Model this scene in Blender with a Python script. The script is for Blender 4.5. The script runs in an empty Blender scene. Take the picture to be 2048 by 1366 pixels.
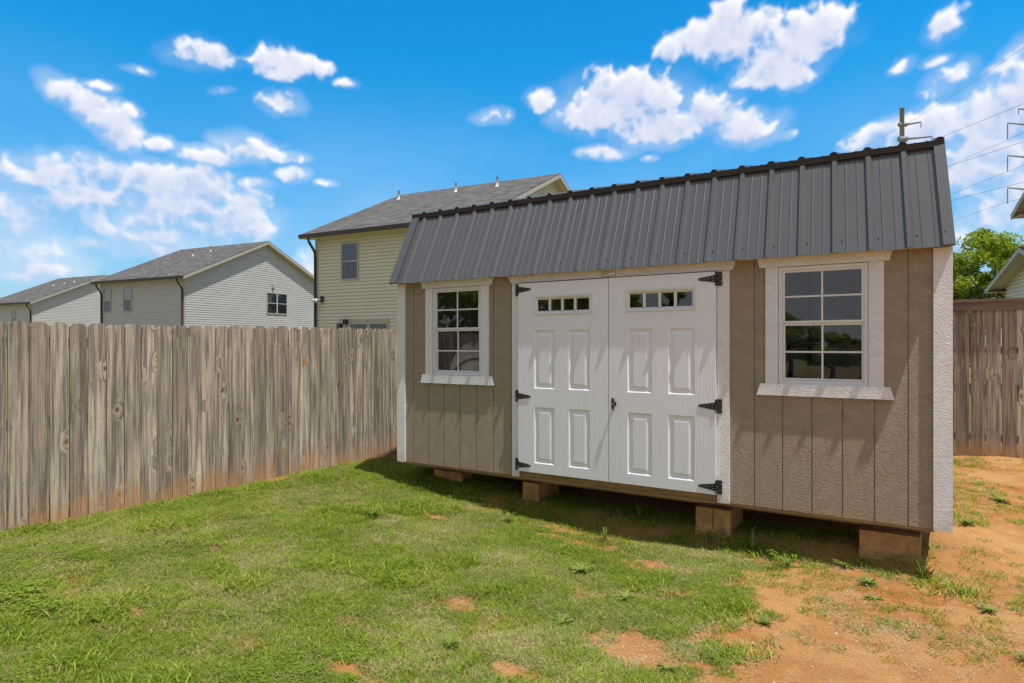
import bpy, math, random
import numpy as np
from mathutils import Vector, Matrix
R = math.radians
C = bpy.context.scene.collection
sc = bpy.context.scene
random.seed(7)
# Axes: +X runs right along the shed front, +Y runs from the camera's side towards the shed, Z = 0 at eye level (ground about -1.6).

# ------------------------------------------------------------------ camera
cam_d = bpy.data.cameras.new("camera"); cam = bpy.data.objects.new("camera", cam_d); C.objects.link(cam)
cam_d.sensor_width = 36; cam_d.lens = 1320 / 2048 * 36
cam_d.shift_y = 8 / 2048
cam_d.clip_start = 0.05; cam_d.clip_end = 3000
cam.location = (0, 0, 0); cam.rotation_euler = (R(90), 0, R(33.189))
sc.camera = cam
sc.render.resolution_x = 1024; sc.render.resolution_y = 683

# ------------------------------------------------------------------ sun, exposure
SUN = Vector((0.343, -0.080, 1.0)).normalized()
sd = bpy.data.lights.new("sun", 'SUN'); sd.energy = 5.0; sd.angle = R(0.53); sd.color = (1.0, 0.95, 0.88)
sun = bpy.data.objects.new("sun", sd); C.objects.link(sun)
sun.rotation_euler = SUN.to_track_quat('Z', 'Y').to_euler()
sc.view_settings.view_transform = 'Standard'; sc.view_settings.look = 'None'
sc.view_settings.exposure = 0.08; sc.view_settings.gamma = 1.0
sc.render.engine = 'CYCLES'
sc.cycles.max_bounces = 7; sc.cycles.transparent_max_bounces = 12
sc.cycles.diffuse_bounces = 4; sc.cycles.glossy_bounces = 3

# ------------------------------------------------------------------ node helper
class NT:
    def __init__(s, nt): s.nt = nt; s.n = nt.nodes; s.l = nt.links
    def put(s, sock, v):
        if isinstance(v, bpy.types.NodeSocket): s.l.new(v, sock)
        elif v is not None:
            if isinstance(v, (tuple, list)) and len(v) == 3 and sock.type == 'RGBA': v = (*v, 1)
            sock.default_value = v
    def math(s, op, a, b=None, c=None, clamp=False):
        m = s.n.new('ShaderNodeMath'); m.operation = op; m.use_clamp = clamp
        for i, v in enumerate((a, b, c)): s.put(m.inputs[i], v)
        return m.outputs[0]
    def vmath(s, op, a, b=None):
        m = s.n.new('ShaderNodeVectorMath'); m.operation = op
        s.put(m.inputs[0], a)
        if b is not None: s.put(m.inputs[3] if op == 'SCALE' else m.inputs[1], b)
        return m.outputs['Value'] if op in ('DOT_PRODUCT', 'LENGTH', 'DISTANCE') else m.outputs[0]
    def noise(s, vec, scale=5, detail=4, rough=.55, dist=0, out='Fac'):
        m = s.n.new('ShaderNodeTexNoise'); s.put(m.inputs['Vector'], vec); s.put(m.inputs['Scale'], scale)
        s.put(m.inputs['Detail'], detail); s.put(m.inputs['Roughness'], rough); s.put(m.inputs['Distortion'], dist)
        return m.outputs[out]
    def mapping(s, vec, loc=(0, 0, 0), rot=(0, 0, 0), scale=(1, 1, 1), typ='POINT'):
        m = s.n.new('ShaderNodeMapping'); m.vector_type = typ; s.put(m.inputs['Vector'], vec)
        s.put(m.inputs['Location'], loc); s.put(m.inputs['Rotation'], rot); s.put(m.inputs['Scale'], scale)
        return m.outputs[0]
    def ramp(s, v, a, b, lo=0., hi=1., smooth=True):
        m = s.n.new('ShaderNodeMapRange'); m.interpolation_type = 'SMOOTHSTEP' if smooth else 'LINEAR'
        s.put(m.inputs['Value'], v); s.put(m.inputs['From Min'], a); s.put(m.inputs['From Max'], b)
        s.put(m.inputs['To Min'], lo); s.put(m.inputs['To Max'], hi)
        return m.outputs['Result']
    def mix(s, f, a, b, typ='MIX'):
        m = s.n.new('ShaderNodeMix'); m.data_type = 'RGBA'; m.blend_type = typ
        s.put(m.inputs['Factor'], f); s.put(m.inputs['A'], a) if False else s.put(m.inputs[6], a); s.put(m.inputs[7], b)
        return m.outputs[2]
    def sep(s, v):
        m = s.n.new('ShaderNodeSeparateXYZ'); s.put(m.inputs[0], v); return m.outputs
    def comb(s, x, y, z):
        m = s.n.new('ShaderNodeCombineXYZ'); s.put(m.inputs[0], x); s.put(m.inputs[1], y); s.put(m.inputs[2], z); return m.outputs[0]

# ------------------------------------------------------------------ sky: physical sky with clouds fixed by compass bearing and height
CLOUDS = [  # bearing, elevation, half width, half height (degrees), tilt, strength
 (-23.05,20.11,4.63,2.34,0.0,1.0),(-26.45,18.82,3.08,1.39,0.0,1.0),(-20.14,18.1,4.74,1.3,0.0,1.0),(-16.49,18.79,2.63,1.64,0.0,1.0),
 (-13.74,17.41,2.62,1.12,0.0,1.0),(-24.96,21.15,2.13,1.31,0.0,0.9),(-17.49,24.02,3.22,1.25,0.0,1.0),(-14.13,23.97,3.68,1.78,0.0,1.0),
 (-14.91,25.7,1.64,0.94,0.0,1.0),(-9.61,23.39,3.1,1.61,0.0,1.0),(-7.82,24.08,2.05,1.37,0.0,1.0),(-12.22,21.72,2.27,1.47,0.0,1.0),
 (-11.09,20.86,2.16,0.84,0.0,0.9),(-13.74,20.59,1.16,0.43,0.0,0.7),(0.17,22.39,1.21,0.87,30.0,0.9),(0.98,22.81,1.04,0.43,30.0,0.6),
 (0.17,18.57,1.57,0.85,30.0,0.8),(-2.8,19.94,1.03,0.46,20.0,0.6),(-0.53,19.95,0.92,0.39,10.0,0.5),(4.26,19.2,1.09,0.86,30.0,0.8),
 (3.29,18.62,0.84,0.44,0.0,0.7),(-4.55,15.71,1.84,0.92,20.0,0.9),(-1.15,15.4,3.43,1.44,5.0,0.95),(2.87,15.6,3.12,1.95,20.0,1.0),
 (4.8,16.65,1.62,2.07,30.0,1.0),(2.15,12.91,3.46,2.35,0.0,0.8),(3.29,9.37,2.52,2.04,0.0,0.6),(1.28,7.86,1.77,1.4,0.0,0.5),
 (4.4,10.91,1.63,1.99,0.0,0.7),(-30.54,20.31,1.17,0.76,0.0,0.85),(-34.88,19.05,1.99,0.62,0.0,0.5),(-25.47,16.2,2.39,0.52,0.0,0.85),
 (-10.35,16.45,0.81,0.4,0.0,0.5),(-21.38,15.46,0.67,0.24,0.0,0.5),(-58.42,21.71,2.34,0.85,0.0,1.0),(-59.72,22.1,0.9,0.6,0.0,0.9),
 (-56.69,21.57,1.1,0.48,0.0,0.8),(-51.98,22.06,3.11,0.88,0.0,1.0),(-53.4,22.02,1.38,1.12,0.0,0.9),(-50.01,22.07,1.79,0.78,0.0,0.8),
 (-52.75,21.05,1.35,0.5,0.0,0.7),(-47.31,21.13,1.1,0.4,0.0,0.75),(-52.56,19.23,1.78,0.69,0.0,0.75),(-51.59,19.81,0.78,0.44,0.0,0.6),
 (-67.59,17.78,1.3,0.78,-25.0,1.0),(-66.09,17.08,1.68,0.93,-40.0,1.0),(-64.28,15.97,1.75,1.1,-40.0,1.0),(-63.41,17.07,0.71,0.48,0.0,0.7),
 (-65.32,18.45,1.06,0.33,0.0,0.8),(-61.56,15.07,1.08,0.53,0.0,0.9),(-62.76,19.95,0.99,0.27,0.0,0.35),(-56.87,19.52,1.09,0.28,15.0,0.3),
 (-54.84,15.54,2.18,1.01,0.0,1.0),(-57.78,14.63,2.37,0.63,0.0,0.9),(-52.36,15.17,1.78,0.46,0.0,0.85),(-51.59,13.85,1.29,0.58,0.0,0.9),
 (-49.01,13.29,0.96,0.32,0.0,0.65),(-68.18,11.95,5.83,1.02,0.0,0.95),(-63.25,12.42,6.5,1.22,0.0,0.95),(-58.49,12.21,3.55,1.35,0.0,1.0),
 (-55.21,10.97,1.72,1.78,0.0,1.0),(-54.77,9.24,1.5,1.02,0.0,0.9),(-59.2,10.64,2.81,0.98,0.0,0.95),(-57.78,9.81,3.23,1.53,0.0,0.75),
 (-66.7,10.42,4.83,1.26,0.0,0.8),(-69.61,9.21,2.53,1.29,0.0,0.85),(-61.26,8.22,2.43,0.68,0.0,0.95),(-65.16,8.73,1.87,0.79,-20.0,0.85),
 (-65.78,7.42,1.11,0.43,0.0,0.8),(-60.58,7.13,1.71,0.61,0.0,0.8),(-68.18,5.46,2.04,0.56,0.0,0.9),(-69.89,4.83,1.67,0.41,0.0,0.85),
 (-50.29,6.44,1.03,1.39,20.0,0.9),(-54.46,12.96,1.51,0.38,0.0,0.7),(-61.93,10.2,8.68,2.58,0.0,0.6),(-69.33,6.66,3.4,1.73,0.0,0.5)
]
# cloud field over bearing and elevation, computed here: density and how much sunlight reaches each part from above
def vnoise(X, Y, scale, seed, octaves=4, gain=.55, billow=False):
    rng = np.random.RandomState(seed); out = np.zeros(np.shape(X)); amp = 1.; tot = 0
    for o in range(octaves):
        g = rng.rand(256, 256); f = (2.03 ** o) / scale
        cr, sr = math.cos(.5 + 1.1*o), math.sin(.5 + 1.1*o)
        x = (X*cr - Y*sr) * f + 50.3 * o + 1000; y = (X*sr + Y*cr) * f + 17.7 * o + 1000
        xi = np.floor(x).astype(int); yi = np.floor(y).astype(int); fx = x - xi; fy = y - yi
        fx = fx**3*(fx*(fx*6-15)+10); fy = fy**3*(fy*(fy*6-15)+10)
        v = (g[xi % 256, yi % 256]*(1-fx)+g[(xi+1) % 256, yi % 256]*fx)*(1-fy) + (g[xi % 256, (yi+1) % 256]*(1-fx)+g[(xi+1) % 256, (yi+1) % 256]*fx)*fy
        if billow: v = 1 - np.abs(2*v - 1) * 1.25
        out += amp * v; tot += amp; amp *= gain
    return out / tot
A0, A1, E0, E1, PPD = -78., 12., 0., 36., 20
CW, CH = int((A1 - A0) * PPD), int((E1 - E0) * PPD)
ca, ce = np.meshgrid(np.linspace(A0, A1, CW), np.linspace(E0, E1, CH))
ca0, ce0 = ca, ce
k_ = np.cos(np.radians(ce))
wa = (vnoise(ca, ce, 2.6, 1, 5) - .5) * 2.0 + (vnoise(ca, ce, .7, 2, 3) - .5) * .5
we = (vnoise(ca, ce, 2.6, 3, 5) - .5) * 1.6 + (vnoise(ca, ce, .7, 4, 3) - .5) * .5
fld = np.full(ca.shape, -3.)
for a_, e_, rx_, ry_, t_, s_ in CLOUDS:
    dx_ = ca + wa * min(1, ry_ / 1.3) - a_; dy_ = ce + we * min(1, ry_ / 1.3) - e_; c_, sn_ = math.cos(R(t_)), math.sin(R(t_))
    fld = np.maximum(fld, s_ * 1.0 - ((dx_*c_ + dy_*sn_) / (rx_*1.12))**2 - ((-dx_*sn_ + dy_*c_) / (ry_*1.15))**2)
bil = vnoise(ca + wa * .35, ce + we * .35, 1.6, 7, 5, .50, True); fin = vnoise(ca + we * .2, ce - wa * .2, .6, 8, 4, .52)
low = np.clip((19 - ce) / 12, 0, 1)
h_ = fld * .95 + (bil - .50) * 1.05 + (fin - .5) * .55
thick = np.clip(h_, 0, None)
dn = np.clip((h_ + .10) / (.80 + .30 * low), 0, 1); dn = dn*dn*(3-2*dn)
acc = np.zeros_like(thick); 
for i_ in range(1, 30):   # march towards the sun, which stands high to the right
    st_ = int(round(i_ * .085 * PPD)); sx_ = int(round(i_ * .03 * PPD))
    acc += np.roll(np.roll(np.pad(thick, ((0, 60), (0, 60))), -st_, 0), -sx_, 1)[:CH, :CW] * math.exp(-i_ * .07)
lt = np.exp(-acc * .20)
lt = np.clip(.12 + .90 * lt + (bil - .5) * .5 + .10 * np.clip(thick, 0, 1), 0, 1)
dn *= 1 - .12 * low
def blur(a, n):
    for _ in range(n):
        a = (np.roll(a, 1, 0) + 2*a + np.roll(a, -1, 0)) / 4; a = (np.roll(a, 1, 1) + 2*a + np.roll(a, -1, 1)) / 4
    return a
haze_ = np.clip((fld * .55 + (vnoise(ca, ce, 4.5, 21, 5, .5) - .42) * 1.3 + .42) / 1.3, 0, 1) * np.clip((24 - ce) / 8, 0, 1) * .62
dn = np.maximum(dn, haze_ * (1 - .4 * dn))
dn = blur(dn, 3); lt = blur(lt, 3)
cloud_pixels = np.stack([dn, lt, np.zeros_like(dn), np.ones_like(dn)], -1).astype(np.float32)
w = bpy.data.worlds.new("World"); sc.world = w; w.use_nodes = True
T = NT(w.node_tree); T.n.clear()
sky = T.n.new('ShaderNodeTexSky'); sky.sky_type = 'NISHITA'; sky.sun_disc = False
sky.sun_elevation = math.asin(SUN.z); sky.sun_rotation = math.atan2(SUN.x, SUN.y)
sky.air_density = 1.1; sky.dust_density = 0.4; sky.ozone_density = 2.2
tc = T.n.new('ShaderNodeTexCoord').outputs['Generated']
d = T.vmath('NORMALIZE', tc)
dx, dy, dz = T.sep(d)
az = T.math('MULTIPLY', T.math('ARCTAN2', dx, dy), 57.29578)
el = T.math('MULTIPLY', T.math('ARCSINE', dz), 57.29578)
img = bpy.data.images.new('cloud_field', CW, CH, float_buffer=True, is_data=True)
img.pixels.foreach_set(cloud_pixels.ravel()); img.pack()
ti = T.n.new('ShaderNodeTexImage'); ti.image = img; ti.extension = 'CLIP'; ti.interpolation = 'Cubic'
T.put(ti.inputs[0], T.comb(T.math('DIVIDE', T.math('SUBTRACT', az, A0), A1 - A0), T.math('DIVIDE', T.math('SUBTRACT', el, E0), E1 - E0), 0.0))
dens, lit, _ = T.sep(ti.outputs['Color'])
# unseen cloud bank added behind and above the viewer, neutral fill for the shed
rear = T.noise(d, 2.6, 7, .58)
away = T.math('MAXIMUM', T.ramp(T.math('ABSOLUTE', T.math('ADD', az, 33)), 52, 75), T.ramp(el, 34, 48))
rear_d = T.math('MULTIPLY', T.math('MAXIMUM', T.ramp(rear, .34, .50), T.ramp(el, 30, 12, 0, .9)), away)
# thin veil low over the horizon
veil = T.math('MULTIPLY', T.ramp(el, 24, 0), T.ramp(T.noise(T.mapping(d, scale=(1, 1, 2.2)), 5, 5, .55), .3, .72, .35, 1.25))
cloud_c = T.mix(lit, (.47, .56, .80), (1.02, 1.0, .99))
skyc = T.vmath('SCALE', sky.outputs[0], 0.11)
hs = T.n.new('ShaderNodeHueSaturation'); T.put(hs.inputs['Color'], skyc); hs.inputs['Saturation'].default_value = 1.12; hs.inputs['Value'].default_value = 1.0
skyt = T.mix(1.0, hs.outputs[0], T.mix(T.ramp(el, -4, 24), (.72, .84, 1.02), (.10, 1.26, 1.66)), 'MULTIPLY')
c1 = T.mix(T.math('MULTIPLY', veil, .55), skyt, (.42, .66, .93))
c2 = T.mix(T.math('MULTIPLY', dens, .97), c1, cloud_c)
c3 = T.mix(rear_d, c2, (.50, .53, .59))
bg = T.n.new('ShaderNodeBackground'); T.put(bg.inputs[0], T.vmath('SCALE', c3, 10.0)); bg.inputs[1].default_value = 0.1
T.l.new(bg.outputs[0], T.n.new('ShaderNodeOutputWorld').inputs[0])
w.cycles.sampling_method = 'MANUAL'; w.cycles.sample_map_resolution = 512

# ------------------------------------------------------------------ mesh helper
WM = {}
class MB:
    def __init__(s): s.v = []; s.f = []; s.m = []; s.sm = []
    def face(s, pts, m=0, smooth=False):
        i = len(s.v); s.v += [tuple(p) for p in pts]; s.f.append(tuple(range(i, i + len(pts)))); s.m.append(m); s.sm.append(smooth)
    def add(s, vs, fs, m=0, smooth=False):
        i = len(s.v); s.v += [tuple(p) for p in vs]
        for f in fs: s.f.append(tuple(i + k for k in f)); s.m.append(m); s.sm.append(smooth)
    def box(s, a, b, m=0):
        x0, y0, z0 = a; x1, y1, z1 = b
        s.add([(x0,y0,z0),(x1,y0,z0),(x1,y1,z0),(x0,y1,z0),(x0,y0,z1),(x1,y0,z1),(x1,y1,z1),(x0,y1,z1)],
              [(0,3,2,1),(4,5,6,7),(0,1,5,4),(1,2,6,5),(2,3,7,6),(3,0,4,7)], m)
    def prism(s, poly, y0, y1, m=0):   # poly in (x,z), extruded along y
        n = len(poly)
        s.add([(x, y0, z) for x, z in poly] + [(x, y1, z) for x, z in poly],
              [tuple(range(n)), tuple(range(2*n-1, n-1, -1))] + [(i, i+n, (i+1) % n + n, (i+1) % n) for i in range(n)], m)
    def prismx(s, poly, x0, x1, m=0):  # poly in (y,z), extruded along x
        n = len(poly)
        s.add([(x0, y, z) for y, z in poly] + [(x1, y, z) for y, z in poly],
              [tuple(range(n-1, -1, -1)), tuple(range(n, 2*n))] + [(i, (i+1) % n, (i+1) % n + n, i+n) for i in range(n)], m)
    def tube(s, pts, rs, n=10, m=0, cap=True):
        pts = [Vector(p) for p in pts]
        if not isinstance(rs, (list, tuple)): rs = [rs] * len(pts)
        base = len(s.v)
        for k, p in enumerate(pts):
            t = (pts[min(k+1, len(pts)-1)] - pts[max(k-1, 0)]).normalized()
            a = Vector((0, 0, 1)) if abs(t.z) < .9 else Vector((1, 0, 0))
            u = t.cross(a).normalized(); v = t.cross(u)
            for j in range(n):
                th = 2 * math.pi * j / n
                s.v.append(tuple(p + (u * math.cos(th) + v * math.sin(th)) * rs[k]))
        for k in range(len(pts) - 1):
            for j in range(n):
                a = base + k*n + j; b = base + k*n + (j+1) % n
                s.f.append((a, b, b+n, a+n)); s.m.append(m); s.sm.append(True)
        if cap:
            s.f.append(tuple(base + j for j in range(n))); s.m.append(m); s.sm.append(False)
            s.f.append(tuple(base + (len(pts)-1)*n + j for j in range(n-1, -1, -1))); s.m.append(m); s.sm.append(False)
    def xf(s, M):
        s.v = [tuple(M @ Vector(p)) for p in s.v]; return s
    def build(s, name, mats, parent=None, world=False, attr=None):
        """verts are in the parent's own frame"""
        me = bpy.data.meshes.new(name)
        if not isinstance(mats, (list, tuple)): mats = [mats]
        lo = [min(p[i] for p in s.v) for i in range(3)]; hi = [max(p[i] for p in s.v) for i in range(3)]
        c = Vector([(lo[0]+hi[0])/2, (lo[1]+hi[1])/2, lo[2]])
        if world: c = Vector((0, 0, 0))
        me.from_pydata([(p[0]-c[0], p[1]-c[1], p[2]-c[2]) for p in s.v], [], s.f)
        for mt in mats: me.materials.append(mt)
        me.polygons.foreach_set('material_index', s.m)
        me.polygons.foreach_set('use_smooth', s.sm)
        if attr:
            for k, vals in attr.items():
                a = me.attributes.new(k, 'FLOAT', 'POINT'); a.data.foreach_set('value', vals)
        me.update()
        o = bpy.data.objects.new(name, me); C.objects.link(o); o.location = c
        if parent is not None: o.parent = parent
        FRM[o] = c
        return o
FRM = {}
def sub(mb, name, mats, parent):
    """child of a child: verts given in the thing's frame"""
    c = FRM[parent]
    mb.v = [(p[0]-c[0], p[1]-c[1], p[2]-c[2]) for p in mb.v]
    o = mb.build(name, mats, parent); FRM[o] = c + FRM[o]
    return o
def thing(name, label, cat, loc=(0, 0, 0), rz=0, group=None):
    o = bpy.data.objects.new(name, None); C.objects.link(o); o.location = loc; o.rotation_euler = (0, 0, rz)
    o.empty_display_size = .2
    return tag(o, label, cat, group)
def tag(o, label, cat, group=None, kind=None):
    if label: o['label'] = label
    if cat: o['category'] = cat
    if group: o['group'] = group
    if kind: o['kind'] = kind
    return o
def rel(root, mb):   # shift world verts into the frame of an unrotated thing
    c = root.location; mb.v = [(p[0]-c[0], p[1]-c[1], p[2]-c[2]) for p in mb.v]; return mb

# ------------------------------------------------------------------ materials
def newmat(name):
    m = bpy.data.materials.new(name); m.use_nodes = True; t = NT(m.node_tree); t.n.clear()
    out = t.n.new('ShaderNodeOutputMaterial'); b = t.n.new('ShaderNodeBsdfPrincipled'); t.l.new(b.outputs[0], out.inputs[0])
    t.b = b; t.out = out
    t.pos = t.n.new('ShaderNodeNewGeometry').outputs['Position']
    return m, t
def bump(t, h, dist, strength=1.0):
    b = t.n.new('ShaderNodeBump'); b.inputs['Strength'].default_value = strength; b.inputs['Distance'].default_value = dist
    t.put(b.inputs['Height'], h); t.l.new(b.outputs[0], t.b.inputs['Normal'])
def plain(name, col, rough=.6, metal=0., var=.12, vscale=6, bmp=0, bscale=60):
    m, t = newmat(name)
    n = t.noise(t.pos, vscale, 5, .6)
    k = t.ramp(n, .25, .75, 1 - var, 1 + var, False)
    t.put(t.b.inputs['Base Color'], t.vmath('SCALE', col, k)); t.b.inputs['Roughness'].default_value = rough
    t.b.inputs['Metallic'].default_value = metal
    if bmp: bump(t, t.noise(t.pos, bscale, 4, .6), bmp)
    return m
def embossed(name, col, dist, grime=.12, sx=58, sz=125):
    """painted strand-board siding or trim with a pressed rough-sawn grain"""
    m, t = newmat(name)
    warp = t.vmath('SCALE', t.noise(t.pos, 7, 2, .5, 0, 'Color'), .12)
    p = t.vmath('ADD', t.pos, warp)
    n1 = t.noise(t.mapping(p, scale=(sx, sx, sz)), 1, 3, .6)
    n2 = t.noise(t.mapping(p, scale=(22, 22, 4)), 1, 3, .5)
    h = t.math('ADD', t.ramp(n1, .35, .68), t.math('MULTIPLY', n2, .5))
    dirt = t.ramp(t.noise(t.mapping(t.pos, scale=(3, 3, 1.2)), 2, 5, .6), .3, .8)
    c = t.mix(t.math('MULTIPLY', dirt, grime), col, (.30, .24, .18))
    mud = t.ramp(t.math('ADD', t.sep(t.pos)[2], t.math('MULTIPLY', t.noise(t.pos, 16, 5, .7), .28)), -.98, -1.12)
    c = t.mix(t.math('MULTIPLY', mud, .32), c, (.40, .22, .11))
    t.put(t.b.inputs['Base Color'], c); t.b.inputs['Roughness'].default_value = .55
    bump(t, h, dist)
    return m
M_siding = embossed('taupe_siding', (.335, .268, .206), .0034, .07)
M_trim = embossed('white_trim', (.76, .765, .81), .0025, .07)
def m_door():
    m, t = newmat('white_door_paint')
    z = t.sep(t.pos)
    wv = t.n.new('ShaderNodeTexWave'); wv.wave_type = 'BANDS'; wv.bands_direction = 'X'
    wp = t.vmath('SCALE', t.noise(t.mapping(t.pos, scale=(2.2, 1, .9)), 1.6, 2, .5, 0, 'Color'), 1.0)
    t.put(wv.inputs['Vector'], t.vmath('ADD', t.mapping(t.pos, scale=(1, 1, .12)), t.vmath('SCALE', wp, .20)))
    wv.inputs['Scale'].default_value = 17; wv.inputs['Distortion'].default_value = 1.6; wv.inputs['Detail'].default_value = 3
    wv.inputs['Detail Scale'].default_value = 2.5
    fine = t.noise(t.mapping(t.pos, scale=(240, 40, 12)), 1, 3, .6)
    h = t.math('ADD', t.math('POWER', wv.outputs['Fac'], 2.5), t.math('MULTIPLY', fine, .35))
    smud = t.noise(t.pos, 4, 6, .65)
    c = t.mix(t.ramp(smud, .5, .85, 0, .18), (.77, .78, .85), (.55, .51, .48))
    t.put(t.b.inputs['Base Color'], c); t.b.inputs['Roughness'].default_value = .42
    bump(t, h, .0007)
    return m
M_door = m_door()
M_metal = plain('charcoal_roof_metal', (.074, .077, .082), .32, .0, .07, 2.5, .0006, 9)
M_metal.node_tree.nodes['Principled BSDF'].inputs['Specular IOR Level'].default_value = .7
M_knee = plain('dark_closure', (.035, .027, .024), .7)
M_black = plain('black_iron', (.022, .022, .024), .45, .0, .2, 30)
M_steel = plain('bright_screw', (.55, .53, .50), .3, .8)
M_vinyl = plain('window_frame_white', (.66, .68, .70), .38, 0, .05, 10)
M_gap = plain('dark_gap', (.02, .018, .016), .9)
def m_glass(name, ior=1.9, tint=(.96, .97, .97)):
    m = bpy.data.materials.new(name); m.use_nodes = True; t = NT(m.node_tree); t.n.clear()
    out = t.n.new('ShaderNodeOutputMaterial')
    fr = t.n.new('ShaderNodeFresnel'); fr.inputs[0].default_value = ior
    g = t.n.new('ShaderNodeBsdfGlossy'); g.inputs['Roughness'].default_value = .0; g.inputs['Color'].default_value = (1, 1, 1, 1)
    tr = t.n.new('ShaderNodeBsdfTransparent'); tr.inputs[0].default_value = (*tint, 1)
    nb = t.n.new('ShaderNodeBump'); nb.inputs['Distance'].default_value = .0004
    pos = t.n.new('ShaderNodeNewGeometry').outputs['Position']
    t.put(nb.inputs['Height'], t.noise(pos, 3, 1, .5)); t.l.new(nb.outputs[0], g.inputs['Normal'])
    mx = t.n.new('ShaderNodeMixShader'); t.l.new(fr.outputs[0], mx.inputs[0]); t.l.new(tr.outputs[0], mx.inputs[1]); t.l.new(g.outputs[0], mx.inputs[2])
    t.l.new(mx.outputs[0], out.inputs[0]); return m
M_glass = m_glass('window_glass')
def m_wood():
    m, t = newmat('weathered_fence_wood')
    oi = t.n.new('ShaderNodeObjectInfo'); rnd = oi.outputs['Random']
    tc = t.n.new('ShaderNodeTexCoord').outputs['Object']
    off = t.comb(t.math('MULTIPLY', rnd, 37.0), t.math('MULTIPLY', rnd, 91.0), t.math('MULTIPLY', rnd, 53.0))
    p = t.vmath('ADD', tc, off)
    # knots: sparse cells, the grain bends round each one
    vo = t.n.new('ShaderNodeTexVoronoi'); vo.feature = 'F1'; vo.inputs['Scale'].default_value = 1
    t.put(vo.inputs['Vector'], t.mapping(t.vmath('ADD', p, t.vmath('SCALE', t.noise(p, 14, 2, .5, 0, 'Color'), .05)), scale=(6.5, 6.5, 3.6)))
    vo.inputs['Randomness'].default_value = 1
    dist = vo.outputs['Distance']; cell = t.sep(vo.outputs['Color'])[0]
    has = t.ramp(cell, .48, .52)
    near = t.math('MULTIPLY', t.ramp(dist, .42, .05), has)
    knot = t.math('MULTIPLY', t.ramp(dist, .13, .05), has)
    ring = t.math('MULTIPLY', t.ramp(dist, .30, .10), has)
    gp = t.vmath('ADD', t.mapping(p, scale=(1, 1, .035)), t.vmath('SCALE', t.comb(near, near, near), .035))
    g1 = t.noise(gp, 34, 5, .62, .4)
    g2 = t.noise(t.mapping(p, scale=(1, 1, .02)), 150, 3, .6)
    g3 = t.noise(t.mapping(p, scale=(1, 1, .35)), 7, 4, .6)
    blot = t.noise(t.mapping(p, scale=(1, 1, .25)), 3.5, 5, .6)
    base = t.mix(t.ramp(rnd, 0, 1), (.33, .265, .20), (.66, .56, .44))
    base = t.mix(t.ramp(blot, .35, .7), base, (.25, .215, .175))
    c = t.mix(t.ramp(g1, .60, .38, 0, .85), base, (.125, .10, .08))
    c = t.mix(t.ramp(g2, .5, .8, 0, .6), c, (.70, .62, .52))
    c = t.mix(t.ramp(g2, .46, .30, 0, .55), c, (.12, .095, .075))
    c = t.mix(t.ramp(g3, .6, .82, 0, .55), c, (.60, .53, .45))
    c = t.mix(t.math('MULTIPLY', ring, .35), c, (.40, .31, .22))
    c = t.mix(t.math('MULTIPLY', knot, .85), c, (.12, .07, .04))
    z = t.sep(tc)[2]
    stain = t.ramp(t.math('ADD', z, t.math('MULTIPLY', t.math('SUBTRACT', t.noise(p, 4, 5, .6), .5), .8)), .30, .0)
    c = t.mix(t.math('MULTIPLY', stain, .6), c, (.46, .235, .09))
    t.put(t.b.inputs['Base Color'], c); t.b.inputs['Roughness'].default_value = .82
    t.b.inputs['Specular IOR Level'].default_value = .25
    bump(t, t.math('SUBTRACT', t.math('ADD', g1, t.math('MULTIPLY', g2, .6)), knot), .0022)
    return m
M_wood = m_wood()
def m_lumber(name, col, stain=.0):
    m, t = newmat(name)
    g = t.noise(t.mapping(t.pos, scale=(3, 40, 40)), 1, 5, .6, .5)
    c = t.mix(t.ramp(g, .3, .7), col, tuple(x * .6 for x in col))
    c = t.mix(t.ramp(t.noise(t.pos, 3, 4, .6), .45, .8, 0, .5), c, (.30, .15, .07))
    t.put(t.b.inputs['Base Color'], c); t.b.inputs['Roughness'].default_value = .75; bump(t, g, .001); return m
M_lumber = m_lumber('treated_lumber', (.36, .235, .115))
M_block = plain('clay_stained_block', (.46, .26, .12), .9, 0, .45, 9, .006, 90)
def m_shingle(name, col):
    m, t = newmat(name)
    tc = t.n.new('ShaderNodeTexCoord').outputs['Object']
    br = t.n.new('ShaderNodeTexBrick'); t.put(br.inputs['Vector'], t.mapping(tc, scale=(1, 1.1, 1)))
    br.inputs['Scale'].default_value = 1; br.inputs['Brick Width'].default_value = .32; br.inputs['Row Height'].default_value = .14
    br.inputs['Mortar Size'].default_value = .012; br.inputs['Bias'].default_value = 0
    br.inputs['Color1'].default_value = (.6, .6, .6, 1); br.inputs['Color2'].default_value = (1.25, 1.25, 1.25, 1); br.inputs['Mortar'].default_value = (.5, .5, .5, 1)
    n = t.noise(tc, 30, 4, .7)
    c = t.vmath('MULTIPLY', t.vmath('SCALE', col, t.ramp(n, .2, .8, .7, 1.35, False)), br.outputs['Color'])
    t.put(t.b.inputs['Base Color'], c); t.b.inputs['Roughness'].default_value = .95; t.b.inputs['Specular IOR Level'].default_value = .2
    return m
M_shingle = m_shingle('grey_shingle', (.122, .117, .114))
M_gutter = plain('dark_bronze_gutter', (.035, .033, .034), .4)
M_tan = plain('tan_vinyl_trim', (.40, .37, .31), .55, 0, .06)
M_soffit = plain('soffit', (.50, .43, .33), .7, 0, .06)
M_yellow = plain('pale_yellow_green_siding', (.60, .575, .475), .6, 0, .05, 1.2)
M_grey = plain('warm_grey_siding', (.455, .45, .44), .6, 0, .05, 1.2)
M_white_s = plain('white_vinyl_siding', (.62, .62, .58), .6, 0, .05, 1.2)
M_blind = plain('pale_blind', (.55, .56, .58), .7)
M_dark = plain('dark_room', (.15, .18, .21), .9)  # dark backing colour that paints indoor shade behind the house glass
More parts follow.
